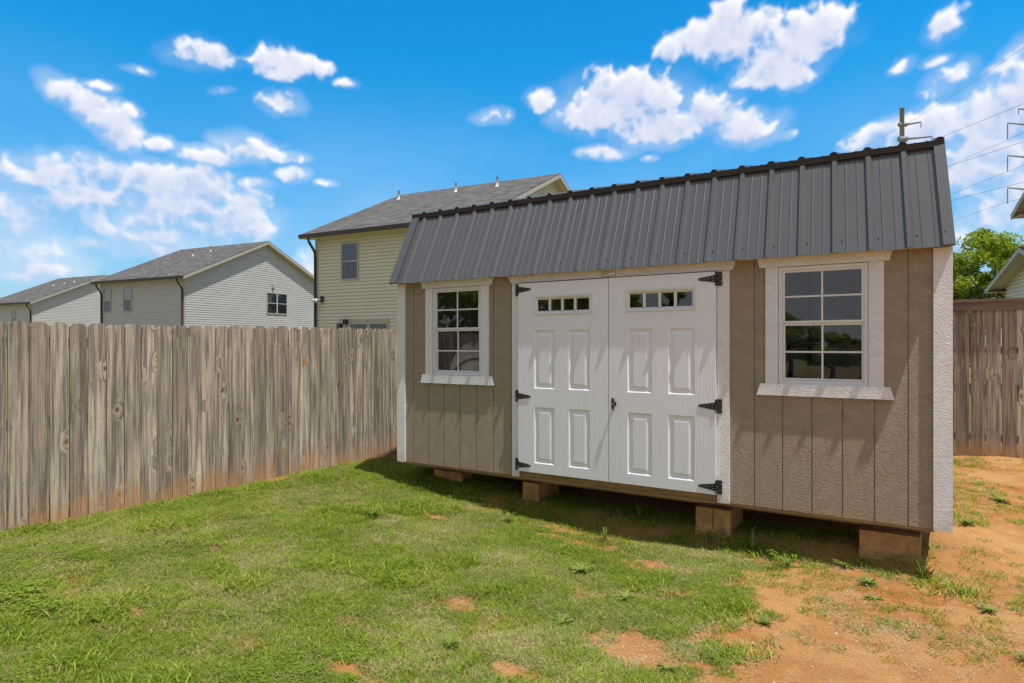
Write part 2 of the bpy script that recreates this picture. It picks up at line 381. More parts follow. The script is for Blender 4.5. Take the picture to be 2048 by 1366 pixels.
M_hglass = m_glass('house_glass', 1.75)
M_galv = plain('galvanised_steel', (.25, .285, .31), .6, .0, .1, 3)
M_wire = plain('wire', (.16, .17, .19), .6)
M_pvc = plain('white_pipe', (.62, .62, .60), .5)

# ================================================================== ground
GRIDS = {}
def grids(seed, n):
    if (seed, n) not in GRIDS:
        rng = np.random.RandomState(seed); GRIDS[(seed, n)] = [rng.rand(256, 256) for _ in range(n)]
    return GRIDS[(seed, n)]
def smooth_noise(X, Y, scale, seed, octaves=4):
    out = np.zeros(np.shape(X)); amp = 1.; tot = 0
    X = np.asarray(X, float); Y = np.asarray(Y, float)
    for o in range(octaves):
        g = grids(seed, octaves)[o]; f = (2 ** o) / scale
        cr, sr = math.cos(.5 + 1.1*o), math.sin(.5 + 1.1*o)
        x = (X*cr - Y*sr) * f + 50.3 * o + 1000; y = (X*sr + Y*cr) * f + 17.7 * o + 1000
        xi = np.floor(x).astype(int); yi = np.floor(y).astype(int); fx = x - xi; fy = y - yi
        fx = fx*fx*(3-2*fx); fy = fy*fy*(3-2*fy)
        a = g[xi % 256, yi % 256]; b = g[(xi+1) % 256, yi % 256]; c = g[xi % 256, (yi+1) % 256]; d_ = g[(xi+1) % 256, (yi+1) % 256]
        out += amp * ((a*(1-fx)+b*fx)*(1-fy) + (c*(1-fx)+d_*fx)*fy); tot += amp; amp *= .55
    return out / tot
def sstep(a, b, x):
    t = np.clip((np.asarray(x, float) - a) / (b - a), 0, 1); return t*t*(3-2*t)
def gz(X, Y, fine=True):
    X = np.asarray(X, float); Y = np.asarray(Y, float)
    b = np.interp(X, [-40, -6.5, -5.9, -5.2, -4.6, -4, -3.4, -2.6, -1.8, -.9, 0, 3, 40],
                  [-1.45, -1.42, -1.405, -1.46, -1.53, -1.585, -1.635, -1.66, -1.655, -1.62, -1.59, -1.55, -1.4])
    b = b + sstep(5.4, 9.8, Y) * np.interp(X, [-6, -2, .5], [.05, .15, .25]) * (1 - sstep(30, 60, Y))
    b = b + .02 * np.clip(2.5 - Y, 0, 2) * np.interp(X, [-5.9, -4], [0, 1])
    b = b + .10 * sstep(5.32, 5.6, Y) * (1 - sstep(7, 9, Y)) * (X > -7) * np.interp(X, [-5.4, -4.8, 0, .6], [0, 1, 1, 0])
    near = 1 - sstep(14, 22, np.hypot(X, Y))
    b = b + near * (smooth_noise(X, Y, 1.1, 3, 3) - .5) * .05 * np.interp(X, [-5.9, -5], [.3, 1])
    if fine: b = b + near * (smooth_noise(X, Y, .13, 5, 4) - .5) * .036
    return b
PATCH = [(-4.03, 2.02, .13, .06, 1), (-2.52, 2.34, .24, .06, .95), (-1.80, 2.80, .16, .10, 1), (-1.36, 3.38, .28, .17, 1), (-2.20, 2.62, .10, .06, .6),
         (-4.0, 4.75, .14, .10, 1), (-2.47, 4.95, .5, .10, .8), (-1.82, 4.75, .3, .14, .8), (-2.0, 3.95, .12, .10, .7), (-1.75, 4.1, .2, .08, .7), (-2.6, 3.35, .2, .12, .65),
         (-3.2, 2.2, .18, .1, .6), (-2.95, 2.75, .25, .06, .6), (-1.5, 4.25, .16, .1, .8), (-3.6, 3.3, .3, .15, .35), (-5.2, 3.6, .3, .3, .2), (-4.5, 3.1, .3, .3, .3)]
def cover(X, Y):
    """how much of the ground is grown over, 0 bare clay to 1 turf"""
    X = np.asarray(X, float); Y = np.asarray(Y, float)
    n = smooth_noise(X, Y, .55, 11, 6) - .5; n2 = smooth_noise(X, Y, .12, 12, 5) - .5
    edge = np.interp(Y, [2.4, 3.0, 3.6, 4.2, 4.6, 5.0, 5.6], [-1.35, -1.12, -.98, -1.12, -1.30, -.95, -.8])
    c = sstep(.16, -.16, X - edge + n * .75 + n2 * .75)
    c = c * (1 - .5 * sstep(.50, .78, n + .5 + n2 * .6))
    for px, py, rx, ry, s in PATCH:
        r = np.hypot((X - px) / rx, (Y - py) / ry) + n * 1.4 + n2 * 2.2
        c = c * (1 - s * sstep(1.35, .6, r))
    sparse = .17 * sstep(.05, .35, n + n2 * .8 + .22) * sstep(3.6, 4.3, Y)
    sparse = sparse + .16 * sstep(0.05, .25, n + n2) * sstep(5.3, 6.2, Y)
    c = np.maximum(c, sparse * (X > edge - .2))
    under = sstep(5.02, 5.25, Y + n2 * .3) * sstep(-4.5, -3.9, X + n) * (X < .0) * (Y < 8.5)
    c = np.maximum(c * (1 - .75 * under), .34 * under * sstep(.0, .2, n + n2))
    strip = sstep(-5.60, -5.85, X) * (X > -6.0)
    c = c * (1 - .45 * strip)
    c = np.where((X < -6.1) | (Y > 10.0), 1.0, c)
    return np.clip(c, 0, 1)
def axis(dense0, dense1, step, far):
    a = list(np.arange(dense0, dense1 + 1e-6, step)); s = step; x = a[-1]
    while x < far: s *= 1.25; x += s; a.append(x)
    s = step; x = a[0]; pre = []
    while x > -far: s *= 1.25; x -= s; pre.append(x)
    return np.array(pre[::-1] + a)
gx = axis(-6.1, 1.4, .026, 700); gy = axis(.9, 6.0, .026, 700)
GX, GY = np.meshgrid(gx, gy, indexing='ij'); GZ = gz(GX, GY)
me = bpy.data.meshes.new('ground'); nx, ny = GX.shape
vs = np.stack([GX, GY, GZ], -1).reshape(-1, 3)
idx = np.arange(nx * ny).reshape(nx, ny)
fs = np.stack([idx[:-1, :-1], idx[1:, :-1], idx[1:, 1:], idx[:-1, 1:]], -1).reshape(-1, 4)
me.vertices.add(len(vs)); me.vertices.foreach_set('co', vs.ravel())
me.loops.add(fs.size); me.loops.foreach_set('vertex_index', fs.ravel())
me.polygons.add(len(fs)); me.polygons.foreach_set('loop_start', np.arange(len(fs)) * 4); me.polygons.foreach_set('loop_total', np.full(len(fs), 4))
me.polygons.foreach_set('use_smooth', np.ones(len(fs), bool)); me.update(calc_edges=True)
at = me.attributes.new('cover', 'FLOAT', 'POINT'); at.data.foreach_set('value', cover(GX, GY).ravel().astype(np.float32))
def m_ground():
    m, t = newmat('clay_and_turf')
    a = t.n.new('ShaderNodeAttribute'); a.attribute_name = 'cover'; cv = a.outputs['Fac']
    n1 = t.noise(t.pos, 1.3, 6, .6); n2 = t.noise(t.pos, 9, 6, .65); n3 = t.noise(t.pos, 70, 4, .7)
    streak = t.noise(t.mapping(t.pos, rot=(0, 0, R(38)), scale=(.7, 3.4, 1)), 1.2, 4, .6)
    c = t.mix(t.ramp(n1, .35, .65), (.44, .205, .068), (.54, .295, .115))
    c = t.mix(t.ramp(streak, .54, .68, 0, .8), c, (.43, .150, .035))
    c = t.mix(t.ramp(n2, .52, .72, 0, .65), c, (.58, .35, .165))
    c = t.mix(t.ramp(n2, .44, .30, 0, .6), c, (.37, .16, .075))
    c = t.mix(t.ramp(n3, .62, .8, 0, .5), c, (.64, .44, .25))
    c = t.mix(t.ramp(n3, .40, .24, 0, .55), c, (.25, .115, .06))
    g = t.mix(t.ramp(n3, .3, .7), (.055, .058, .018), (.17, .125, .055))
    far = t.mix(t.ramp(n2, .3, .7), (.12, .15, .04), (.17, .18, .08))
    x, y, z = t.sep(t.pos)
    out = t.math('MAXIMUM', t.ramp(x, -6.15, -6.4), t.ramp(y, 10.2, 10.6))
    g = t.mix(out, g, far)
    c = t.mix(t.math('MULTIPLY', t.ramp(t.math('ADD', cv, t.math('MULTIPLY', t.math('SUBTRACT', n2, .5), .5)), .15, .75), .85), c, g)
    t.put(t.b.inputs['Base Color'], c); t.b.inputs['Roughness'].default_value = .95; t.b.inputs['Specular IOR Level'].default_value = .15
    bump(t, t.math('ADD', t.math('ADD', n3, t.math('MULTIPLY', t.noise(t.pos, 240, 3, .7), .5)), t.math('MULTIPLY', t.noise(t.pos, 22, 4, .6), 1.2)), .016)
    return m
me.materials.append(m_ground())
ground = bpy.data.objects.new('ground', me); C.objects.link(ground); ground['kind'] = 'structure'

# ---- turf, weeds in the turf, straw: instanced tufts (nobody could count them)
def leafmat(name, c1, c2, dry, dry_amt=.35, trans=.35):
    m = bpy.data.materials.new(name); m.use_nodes = True; t = NT(m.node_tree); t.n.clear()
    out = t.n.new('ShaderNodeOutputMaterial')
    a = t.n.new('ShaderNodeAttribute'); a.attribute_name = 'tint'
    oi = t.n.new('ShaderNodeObjectInfo').outputs['Random']
    pos = t.n.new('ShaderNodeNewGeometry').outputs['Position']
    n = t.noise(pos, 1.6, 4, .6); n2 = t.noise(pos, 7, 3, .6)
    k = t.math('ADD', t.math('MULTIPLY', a.outputs['Fac'], .6), t.math('MULTIPLY', n, .8))
    c = t.mix(t.ramp(k, .3, .95, 0, 1, False), c1, c2)
    dd = t.math('ADD', t.math('MULTIPLY', n2, .6), t.math('ADD', t.math('MULTIPLY', a.outputs['Fac'], .25), t.math('MULTIPLY', n, .5)))
    c = t.mix(t.math('MULTIPLY', t.ramp(dd, .72, .90), dry_amt), c, dry)
    d1 = t.n.new('ShaderNodeBsdfPrincipled'); t.put(d1.inputs['Base Color'], c); d1.inputs['Roughness'].default_value = .55; d1.inputs['Specular IOR Level'].default_value = .3
    d2 = t.n.new('ShaderNodeBsdfTranslucent'); t.put(d2.inputs[0], t.mix(1, c, (1.25, 1.2, .5), 'MULTIPLY'))
    mx = t.n.new('ShaderNodeMixShader'); mx.inputs[0].default_value = trans
    t.l.new(d1.outputs[0], mx.inputs[1]); t.l.new(d2.outputs[0], mx.inputs[2]); t.l.new(mx.outputs[0], out.inputs[0])
    return m
M_blade = leafmat('turf_blade', (.100, .170, .010), (.350, .440, .045), (.52, .42, .20), .9)
M_clover = leafmat('clover_leaf', (.100, .185, .014), (.280, .390, .040), (.40, .36, .13), .6)
M_straw = leafmat('straw', (.44, .34, .19), (.60, .50, .32), (.50, .42, .28), .3, .15)
M_weed = leafmat('weed_leaf', (.12, .19, .025), (.27, .35, .07), (.28, .30, .12), .2)
def blade(V, F, TN, rng, x, y, h, w_, lean, ang, segs=3):
    ca, sa = math.cos(ang), math.sin(ang); tint = rng.rand(); b = len(V)
    face = ang + rng.uniform(-1.4, 1.4); fx, fy = -math.sin(face) * w_ / 2, math.cos(face) * w_ / 2
    for k in range(segs + 1):
        t = k / segs; r = lean * t ** 1.7; zz = h * (t - .25 * (lean / max(h, .01)) * t * t * .5)
        ww = (1 - t ** 2) if k < segs else 0.04
        cx, cy = x + ca * r, y + sa * r
        V.append((cx - fx*ww, cy - fy*ww, zz)); V.append((cx + fx*ww, cy + fy*ww, zz)); TN += [tint, tint]
    for k in range(segs): F.append((b+2*k, b+2*k+1, b+2*k+3, b+2*k+2))
def mesh_obj(name, V, F, TN, mt, coll=None):
    me = bpy.data.meshes.new(name); me.from_pydata(V, [], F); me.materials.append(mt)
    a = me.attributes.new('tint', 'FLOAT', 'POINT'); a.data.foreach_set('value', TN)
    o = bpy.data.objects.new(name, me); (coll or C).objects.link(o); return o
def tufts(name, count, maker, mt):
    col = bpy.data.collections.new(name)
    for i in range(count):
        rng = np.random.RandomState(100 + i); V, F, TN = [], [], []
        maker(V, F, TN, rng); mesh_obj('%s_%02d' % (name, i), V, F, TN, mt, col)
    return col
def mk_grass(V, F, TN, rng):
    for _ in range(26):
        r = .055 * math.sqrt(rng.rand()); a = rng.rand() * 6.28
        h = rng.uniform(.010, .032); blade(V, F, TN, rng, r*math.cos(a), r*math.sin(a), h, rng.uniform(.0026, .0058), rng.uniform(.4, 1.9) * h, rng.rand()*6.28)
def mk_straw(V, F, TN, rng):
    for _ in range(22):
        r = .06 * math.sqrt(rng.rand()); a = rng.rand() * 6.28
        h = rng.uniform(.004, .016); blade(V, F, TN, rng, r*math.cos(a), r*math.sin(a), h, rng.uniform(.0014, .0026), rng.uniform(.02, .05), rng.rand()*6.28, 2)
def mk_clover(V, F, TN, rng):
    for _ in range(20):
        r = .05 * math.sqrt(rng.rand()); a = rng.rand() * 6.28; cx, cy = r*math.cos(a), r*math.sin(a); cz = rng.uniform(.010, .026); tint = rng.rand()
        a0 = rng.rand() * 6.28
        for j in range(3):
            th = a0 + j * 2.09; L = rng.uniform(.004, .008); b = len(V); ux, uy = math.cos(th), math.sin(th); tl = rng.uniform(-.3, .4) * L
            V += [(cx, cy, cz), (cx + ux*L*.6 - uy*L*.45, cy + uy*L*.6 + ux*L*.45, cz + tl*.6), (cx + ux*L, cy + uy*L, cz + tl), (cx + ux*L*.6 + uy*L*.45, cy + uy*L*.6 - ux*L*.45, cz + tl*.6)]
            TN += [tint]*4; F.append((b, b+1, b+2, b+3))
def scatter(name, label, cat, col, P, S, IDX, rng):
    me = bpy.data.meshes.new(name); me.vertices.add(len(P)); me.vertices.foreach_set('co', np.asarray(P, np.float32).ravel())
    for k, v, ty in (('sc', S, 'FLOAT'), ('rz', rng.rand(len(P)) * 6.283, 'FLOAT'), ('ix', IDX, 'INT')):
        a = me.attributes.new(k, ty, 'POINT'); a.data.foreach_set('value', np.asarray(v, np.float32 if ty == 'FLOAT' else np.int32))
    o = bpy.data.objects.new(name, me); C.objects.link(o); tag(o, label, cat, kind='stuff')
    ng = bpy.data.node_groups.new(name + '_nodes', 'GeometryNodeTree')
    ng.interface.new_socket('Geometry', in_out='INPUT', socket_type='NodeSocketGeometry'); ng.interface.new_socket('Geometry', in_out='OUTPUT', socket_type='NodeSocketGeometry')
    N = ng.nodes; L = ng.links; gi = N.new('NodeGroupInput'); go = N.new('NodeGroupOutput')
    ci = N.new('GeometryNodeCollectionInfo'); ci.inputs['Collection'].default_value = col; ci.inputs['Separate Children'].default_value = True; ci.inputs['Reset Children'].default_value = True
    ip = N.new('GeometryNodeInstanceOnPoints'); ip.inputs['Pick Instance'].default_value = True
    def at_(nm, ty):
        q = N.new('GeometryNodeInputNamedAttribute'); q.data_type = ty; q.inputs['Name'].default_value = nm; return q.outputs[0]
    cx = N.new('ShaderNodeCombineXYZ'); L.new(at_('rz', 'FLOAT'), cx.inputs[2])
    L.new(gi.outputs[0], ip.inputs['Points']); L.new(ci.outputs[0], ip.inputs['Instance']); L.new(at_('ix', 'INT'), ip.inputs['Instance Index'])
    L.new(cx.outputs[0], ip.inputs['Rotation']); L.new(at_('sc', 'FLOAT'), ip.inputs['Scale']); L.new(ip.outputs[0], go.inputs[0])
    md = o.modifiers.new('scatter', 'NODES'); md.node_group = ng
    return o
rng = np.random.RandomState(5)
# keep points that the yard really has: inside the two fences
N0 = 52000
PX = rng.uniform(-5.88, 1.6, N0 * 2); PY = rng.uniform(1.0, 9.6, N0 * 2)
keep = rng.rand(N0 * 2) < np.where(PY > 5.9, np.where(PX > -.6, .75, .06), 1.0)
fwd = -PX * .5474 + PY * .8369; rgt = PX * .8369 + PY * .5474
keep &= (fwd > .8) & (np.abs(rgt) < fwd * .86 + .6) & ((PY < 5.9) | (PX > -1.0) | (PX < -4.9))
PX, PY = PX[keep], PY[keep]
cv = cover(PX, PY); PZ = gz(PX, PY)
kind_n = smooth_noise(PX, PY, .7, 31, 3); r = rng.rand(len(PX))
m_g = r < cv ** 1.2
clv = m_g & (kind_n + rng.uniform(-.08, .08, len(PX)) > np.interp(PY - PX * .25, [2.6, 4.6], [.63, .72]))
grs = m_g & ~clv
tall = 1.0 + .6 * ((PY > 5.3) & (PX > -5) & (PX < -.1)) + 1.0 * sstep(.62, .78, smooth_noise(PX, PY, .5, 41, 3)) + .25 * (PX < -5.7)
P3 = np.stack([PX, PY, PZ - .002], -1)
S = rng.uniform(.75, 1.25, len(PX)) * tall
scatter('grass', 'short green turf grass covering the left of the yard', 'grass', tufts('blades', 10, mk_grass, M_blade), P3[grs], S[grs], rng.randint(0, 10, grs.sum()), rng)
scatter('clover', 'low clover patches growing through the turf', 'clover', tufts('clover_bits', 8, mk_clover, M_clover), P3[clv], (S * .95)[clv], rng.randint(0, 8, clv.sum()), rng)
dryn = smooth_noise(PX, PY, .45, 51, 4)
st = (rng.rand(len(PX)) < np.clip((dryn - .40) * 3.2, 0.14, .95) * np.clip(cv * 1.6, .14, 1))
scatter('straw', 'dry straw-coloured clippings lying in the turf', 'dry grass', tufts('straw_bits', 6, mk_straw, M_straw), P3[st] + [0, 0, .006], rng.uniform(.7, 1.3, st.sum()), rng.randint(0, 6, st.sum()), rng)
# small stones and clods on the clay: one mesh
mb = MB()
M_stone = plain('small_stone', (.50, .30, .19), .9, 0, .45, 25)
k = 0
while k < 4500:
    x = random.uniform(-2.2, 1.5); y = random.uniform(2.4, 9.0)
    if cover(x, y) > .35 or -x * .5474 + y * .8369 < 1: continue
    s_ = random.uniform(.0015, .005) * (2.6 if random.random() < .04 else 1); z = float(gz(x, y)) + s_ * .2
    v = [(x + s_*random.uniform(.6, 1.3)*a, y + s_*random.uniform(.6, 1.3)*b, z + s_*random.uniform(.4, .8)*c) for a, b, c in ((1,0,0),(0,1,0),(-1,0,0),(0,-1,0),(0,0,1))]
    mb.add(v, [(0,1,4),(1,2,4),(2,3,4),(3,0,4)]); k += 1
tag(mb.build('stones', M_stone, world=True), 'small stones and crumbs scattered on the bare orange clay', 'stones', kind='stuff')

# ---- single broad-leaved weeds that stand out
def weed(x, y, rad, n, up, label, group='rosette weeds in the yard', wid=.085):
    rg = np.random.RandomState(int(abs(x*1000 + y*77)) % 9999); V, F, TN = [], [], []
    z0 = float(gz(x, y, True))
    tuft = up >= .5; rad *= .85 if tuft else .8; n = int(n * (3.2 if tuft else 1.8)); wid = .035 if tuft else .075
    for i in range(n):
        a = i * 2.4 + rg.uniform(-.9, .9); L = rad * rg.uniform(.55, 1.1); w_ = L * wid * rg.uniform(.8, 1.3); rise = L * up * rg.uniform(.1, 1.5)
        ca, sa = math.cos(a), math.sin(a); b = len(V); tint = rg.rand()
        for k in range(6):
            t = k / 5; r = L * t; zz = rise * math.sin(t * 2.2) + .003; ww = w_ * (math.sin(min(1, t * 1.15 + .12) * math.pi) ** .7 if k < 5 else .02)
            ww *= (1.35 if k % 2 else .7)
            V += [(ca*r - sa*ww, sa*r + ca*ww, zz + ww*.25), (ca*r, sa*r, zz), (ca*r + sa*ww, sa*r - ca*ww, zz + ww*.25)]; TN += [tint]*3
        for k in range(5):
            q = b + 3*k; F += [(q, q+1, q+4, q+3), (q+1, q+2, q+5, q+4)]
    o = mesh_obj('weed', V, F, TN, M_weed); o.location = (x, y, z0); tag(o, label, 'weed', group); return o
WD = [(-4.35, 4.33, .20, 26, .55, 'dark bushy weed clump in the grass left of the shed corner'),
 (-3.66, 1.50, .11, 16, .5, 'long-leaved weed in the grass at the near left of the lawn'),
 (-3.95, 5.02, .11, 12, .6, 'small bright weed at the shadow edge below the left shed window'),
 (-3.34, 5.05, .14, 14, .7, 'bright leafy weed at the shadow edge below the left door leaf'),
 (-2.42, 5.15, .13, 14, .9, 'upright weed half in shadow between the middle blocks'),
 (-2.30, 5.62, .16, 12, .8, 'shaded weed under the floor frame below the right door leaf'),
 (-.95, 5.10, .12, 14, .6, 'weed in sun just outside the shadow below the right window sill'),
 (-.42, 4.98, .16, 18, .35, 'flat spreading weed at the shadow edge in front of the rightmost block'),
 (-.60, 5.28, .15, 14, .4, 'flat shaded weed between the two right hand block stacks'),
 (-.36, 4.72, .13, 9, .15, 'flat five fingered weed on bare clay in front of the rightmost block'),
 (-.87, 4.03, .10, 20, .5, 'grey green tuft alone on the clay in the right foreground'),
 (-2.21, 4.32, .19, 22, .30, 'wide coarse weed in the middle of the lawn, farther of two in line'),
 (-1.73, 3.99, .16, 18, .25, 'dark flat weed in the lawn, nearer of two in line'),
 (-2.26, 2.84, .13, 24, .5, 'pale weed tuft in the near middle of the lawn'),
 (-1.83, 2.62, .14, 20, .3, 'pale weed at the bottom edge of the photo left of the bare patch'),
 (-1.16, 3.20, .13, 16, .3, 'weed on the rim of the round bare clay patch'),
 (.11, 5.07, .10, 14, .5, 'small spiky weed on clay to the right of the rightmost block'),
 (.44, 7.57, .20, 20, .25, 'flat green weed near the capped fence at the right'),
 (.16, 6.60, .17, 18, .35, 'leafy weed beside the right rear of the shed corner trim'),
 (.34, 4.18, .09, 14, .5, 'dark weed at the right edge of the photo on bare clay'),
 (.22, 4.80, .13, 16, .3, 'straggly weed on the clay at the right, in front of the small spiky one'),
 (-.01, 4.26, .05, 12, .6, 'tiny tuft alone on bare clay at the far right foreground'),
 (-1.91, 3.45, .15, 16, .3, 'coarse weed in the lawn beside the bare clay patch'),
 (-3.55, 2.35, .12, 12, .3, 'pale round leaved weed in the lawn behind the small bare spot'),
 (-.12, 5.30, .14, 22, .9, 'grassy shaded tuft against the foot of the rightmost block'),
 (-1.25, 5.35, .12, 10, 1.6, 'upright shaded weed stalk between the third and fourth block stacks')]
for a in WD: weed(a[0], a[1], a[2] * .85, *a[3:])

# ================================================================== shed
YF = 5.28; ZB = -1.238; ZT = .668
shed = thing('shed', 'taupe and white garden shed with charcoal metal gambrel roof and white double doors', 'shed', (-2.43, 6.8, -1.26))
def sb(mb, name, mats): return rel(shed, mb).build(name, mats, shed)
XL, XR = -4.912, .047
# front siding with vertical grooves and three openings
mb = MB()
OPEN = [(-4.425, -3.805, -.302, .592), (-3.357, -1.503, -1.30, .592), (-1.045, -.443, -.292, .592)]
groove = [-4.696 + .2059 * i for i in range(0, 7)] + [-3.29 + .203 * i for i in range(10)] + [-1.22 + .2033 * i for i in range(6)]
groove = [-4.902 ] + groove
xs = sorted(set([XL + .004, XR - .004] + [v for g in groove for v in (g - .004, g + .004)] + [v for o in OPEN for v in o[:2]]))
zs = sorted(set([ZB, ZT] + [max(v, ZB) for o in OPEN for v in o[2:]]))
isg = lambda x: any(abs(x - g) < .0039 for g in groove)
prev = None
for a, b in zip(xs[:-1], xs[1:]):
    if b - a < 1e-4: continue
    xm = (a + b) / 2; y = YF + (.008 if isg(xm) else 0)
    for z0, z1 in zip(zs[:-1], zs[1:]):
        zm = (z0 + z1) / 2
        if any(o[0] < xm < o[1] and o[2] < zm < o[3] for o in OPEN): continue
        mb.face([(a, y, z0), (b, y, z0), (b, y, z1), (a, y, z1)])
        if prev is not None and abs(prev - y) > 1e-4: mb.face([(a, prev, z0), (a, y, z0), (a, y, z1), (a, prev, z1)])
    prev = y
mb.face([(XL, YF, ZB), (XR, YF, ZB), (XR, YF + .012, ZB), (XL, YF + .012, ZB)])
front = sb(mb, 'siding', M_siding)
# gambrel end walls, back wall, floor, inner lining
prof = [(YF + .001, ZB), (8.32, ZB), (8.32, .66), (8.02, 1.42), (6.8, 1.68), (5.585, 1.42), (YF + .001, .66)]
for x0, x1 in ((XL, XL + .012), (XR - .066, XR - .054)):
    mb = MB(); mb.prismx(prof, x0, x1); sb(mb, 'end_wall', M_siding)
mb = MB(); mb.box((XL + .013, 8.308, ZB), (XR - .067, 8.319, .66)); sb(mb, 'back_wall', M_siding)
M_lining = plain('foil_faced_lining', (.84, .84, .86), .6, .1, .3, 30)
M_stud = plain('stud_wood', (.26, .19, .13), .8)
mb = MB()
mb.box((XL + .02, 8.20, -1.15), (XR - .03, 8.30, .9)); mb.box((XL + .014, 5.40, -1.15), (XL + .03, 8.20, .9)); mb.box((XR - .04, 5.40, -1.15), (XR - .024, 8.20, .9))
sb(mb, 'lining', M_lining)
mb = MB()
for i in range(9):
    q = MB(); q.box((-4.6 + i*.55, 8.15, -1.14), (-4.56 + i*.55, 8.198, .9)); sb(q, 'stud', M_stud)
for x in (-4.5, -3.73, -3.42, -1.44, -1.13, -.37):
    q = MB(); q.box((x - .02, YF + .014, -1.14), (x + .02, YF + .10, .62)); sb(q, 'stud', M_stud)
for z in (.61, -.36):
    for a, b in ((-4.48, -3.75), (-1.11, -.39)):
        q = MB(); q.box((a, YF + .014, z), (b, YF + .10, z + .04)); sb(q, 'header', M_stud)
mb = MB(); mb.box((XL + .03, YF + .045, -1.17), (XR - .04, 8.30, -1.152)); sb(mb, 'floor_deck', M_stud)
mb = MB(); mb.box((XL + .015, YF + .013, -1.262), (XR - .10, YF + .043, -1.172))
for x in (-3.2, -2.97, -2.55, -2.12, -1.75):
    for z in (-1.20, -1.235):
        mb.tube([(x, YF + .0125, z), (x, YF + .0118, z)], .004, 8, 1)
sb(mb, 'rim_board', [M_lumber, M_black])
mb = MB()
for y in (5.60, 6.5, 7.4):
    mb = MB(); mb.box((XL + .03, y, -1.35), (XR - .14, y + .09, -1.264)); sb(mb, 'skid', M_lumber)
# corner trim, door surround
for x0, x1 in ((XL - .004, -4.807), (-.058, XR + .004)):
    mb = MB(); mb.box((x0, YF - .020, -1.243), (x1, YF - .001, .655))
    sx0, sx1 = (x0, x0 + .003) if x0 < -2 else (x1 - .003, x1)
    sb(mb, 'corner_trim', M_trim)
    mb = MB(); s_ = (x0 - .016, x0 - .001) if x0 < -2 else (x1 - .056, x1 - .002)
    mb.box((s_[0], YF + .001, -1.243), (s_[1], YF + .09, .63)); sb(mb, 'corner_trim', M_trim)
for x0, x1 in ((-3.442, -3.359), (-1.501, -1.406)):
    mb = MB(); mb.box((x0, YF - .019, -1.243), (x1, YF - .001, .590)); sb(mb, 'door_jamb_trim', M_trim)
mb = MB(); mb.prism([(-3.454, .593), (-1.383, .593), (-1.362, .660), (-3.488, .660)], YF - .022, YF - .001); head = sb(mb, 'door_head_board', M_trim)
# soffit strip under the eave
mb = MB(); mb.box((XL - .01, YF - .075, .661), (XR + .01, YF - .0005, .672)); sb(mb, 'soffit', M_soffit)
mb = MB(); mb.box((-3.355, YF - .006, .578), (-1.505, YF + .02, .596)); sb(mb, 'door_top_shade', M_gap)  # near-black strip, puts the shade above the door leaves into its colour

# ---- windows
def shed_window(x0, x1, z0, z1, tx0, tx1, z_sill, zm):
    m = MB(); y = YF - .006
    b = .026
    m.box((x0, y, z0), (x0 + b, YF + .05, z1)); m.box((x1 - b, y, z0), (x1, YF + .05, z1))
    m.box((x0 + b, y, z1 - b), (x1 - b, YF + .05, z1)); m.box((x0 + b, y, z0), (x1 - b, YF + .05, z0 + .03))
    wn = sb(m, 'window', M_vinyl)
    for (a0, a1, dy) in ((zm - .004, z1 - b, .004), (z0 + .03, zm + .018, .016)):
        s_ = MB(); f = .016; yy = y + dy
        xa, xb = x0 + b + .001, x1 - b - .001; up = dy < .01
        za, zb = a0 + .001, a1 - .001
        if up: za += .018
        s_.box((xa, yy, za), (xa + f, yy + .018, zb)); s_.box((xb - f, yy, za), (xb, yy + .018, zb))
        s_.box((xa + f, yy, zb - (f if up else .022)), (xb - f, yy + .018, zb)); s_.box((xa + f, yy, za), (xb - f, yy + .018, za + f))
        za2, zb2 = za + f, zb - (f if up else .022)
        sub(rel(shed, s_), 'sash', M_vinyl, wn)
        mu = MB(); xm = (xa + xb) / 2; zc = (za2 + zb2) / 2
        mu.box((xm - .0065, yy + .003, za2), (xm + .0065, yy + .010, zb2))
        mu.box((xa + f, yy + .0035, zc - .0065), (xm - .0067, yy + .0095, zc + .0065)); mu.box((xm + .0067, yy + .0035, zc - .0065), (xb - f, yy + .0095, zc + .0065))
        sub(rel(shed, mu), 'muntins', M_vinyl, wn)
        g = MB(); g.face([(xa + f, yy + .0125, za2), (xb - f, yy + .0125, za2), (xb - f, yy + .0125, zb2), (xa + f, yy + .0125, zb2)])
        sub(rel(shed, g), 'glass', M_glass, wn)
    for a, b_ in ((tx0, x0 - .003), (x1 + .003, tx1)):
        m = MB(); m.box((a, YF - .019, z_sill), (b_, YF - .001, .590)); sub(rel(shed, m), 'side_trim', M_trim, wn)
    m = MB(); m.prism([(tx0 - .042, .592), (tx1 + .034, .592), (tx1 + .052, .660), (tx0 - .060, .660)], YF - .022, YF - .001); sub(rel(shed, m), 'head_board', M_trim, wn)
    m = MB(); m.prism([(tx0 - .040, z_sill - .001), (tx0 - .064, z_sill - .088), (tx1 + .062, z_sill - .088), (tx1 + .040, z_sill - .001)], YF - .024, YF - .001); sub(rel(shed, m), 'sill_board', M_trim, wn)
shed_window(-4.423, -3.807, -.300, .588, -4.521, -3.715, -.301, .150)
shed_window(-1.043, -.445, -.290, .588, -1.136, -.348, -.289, .153)

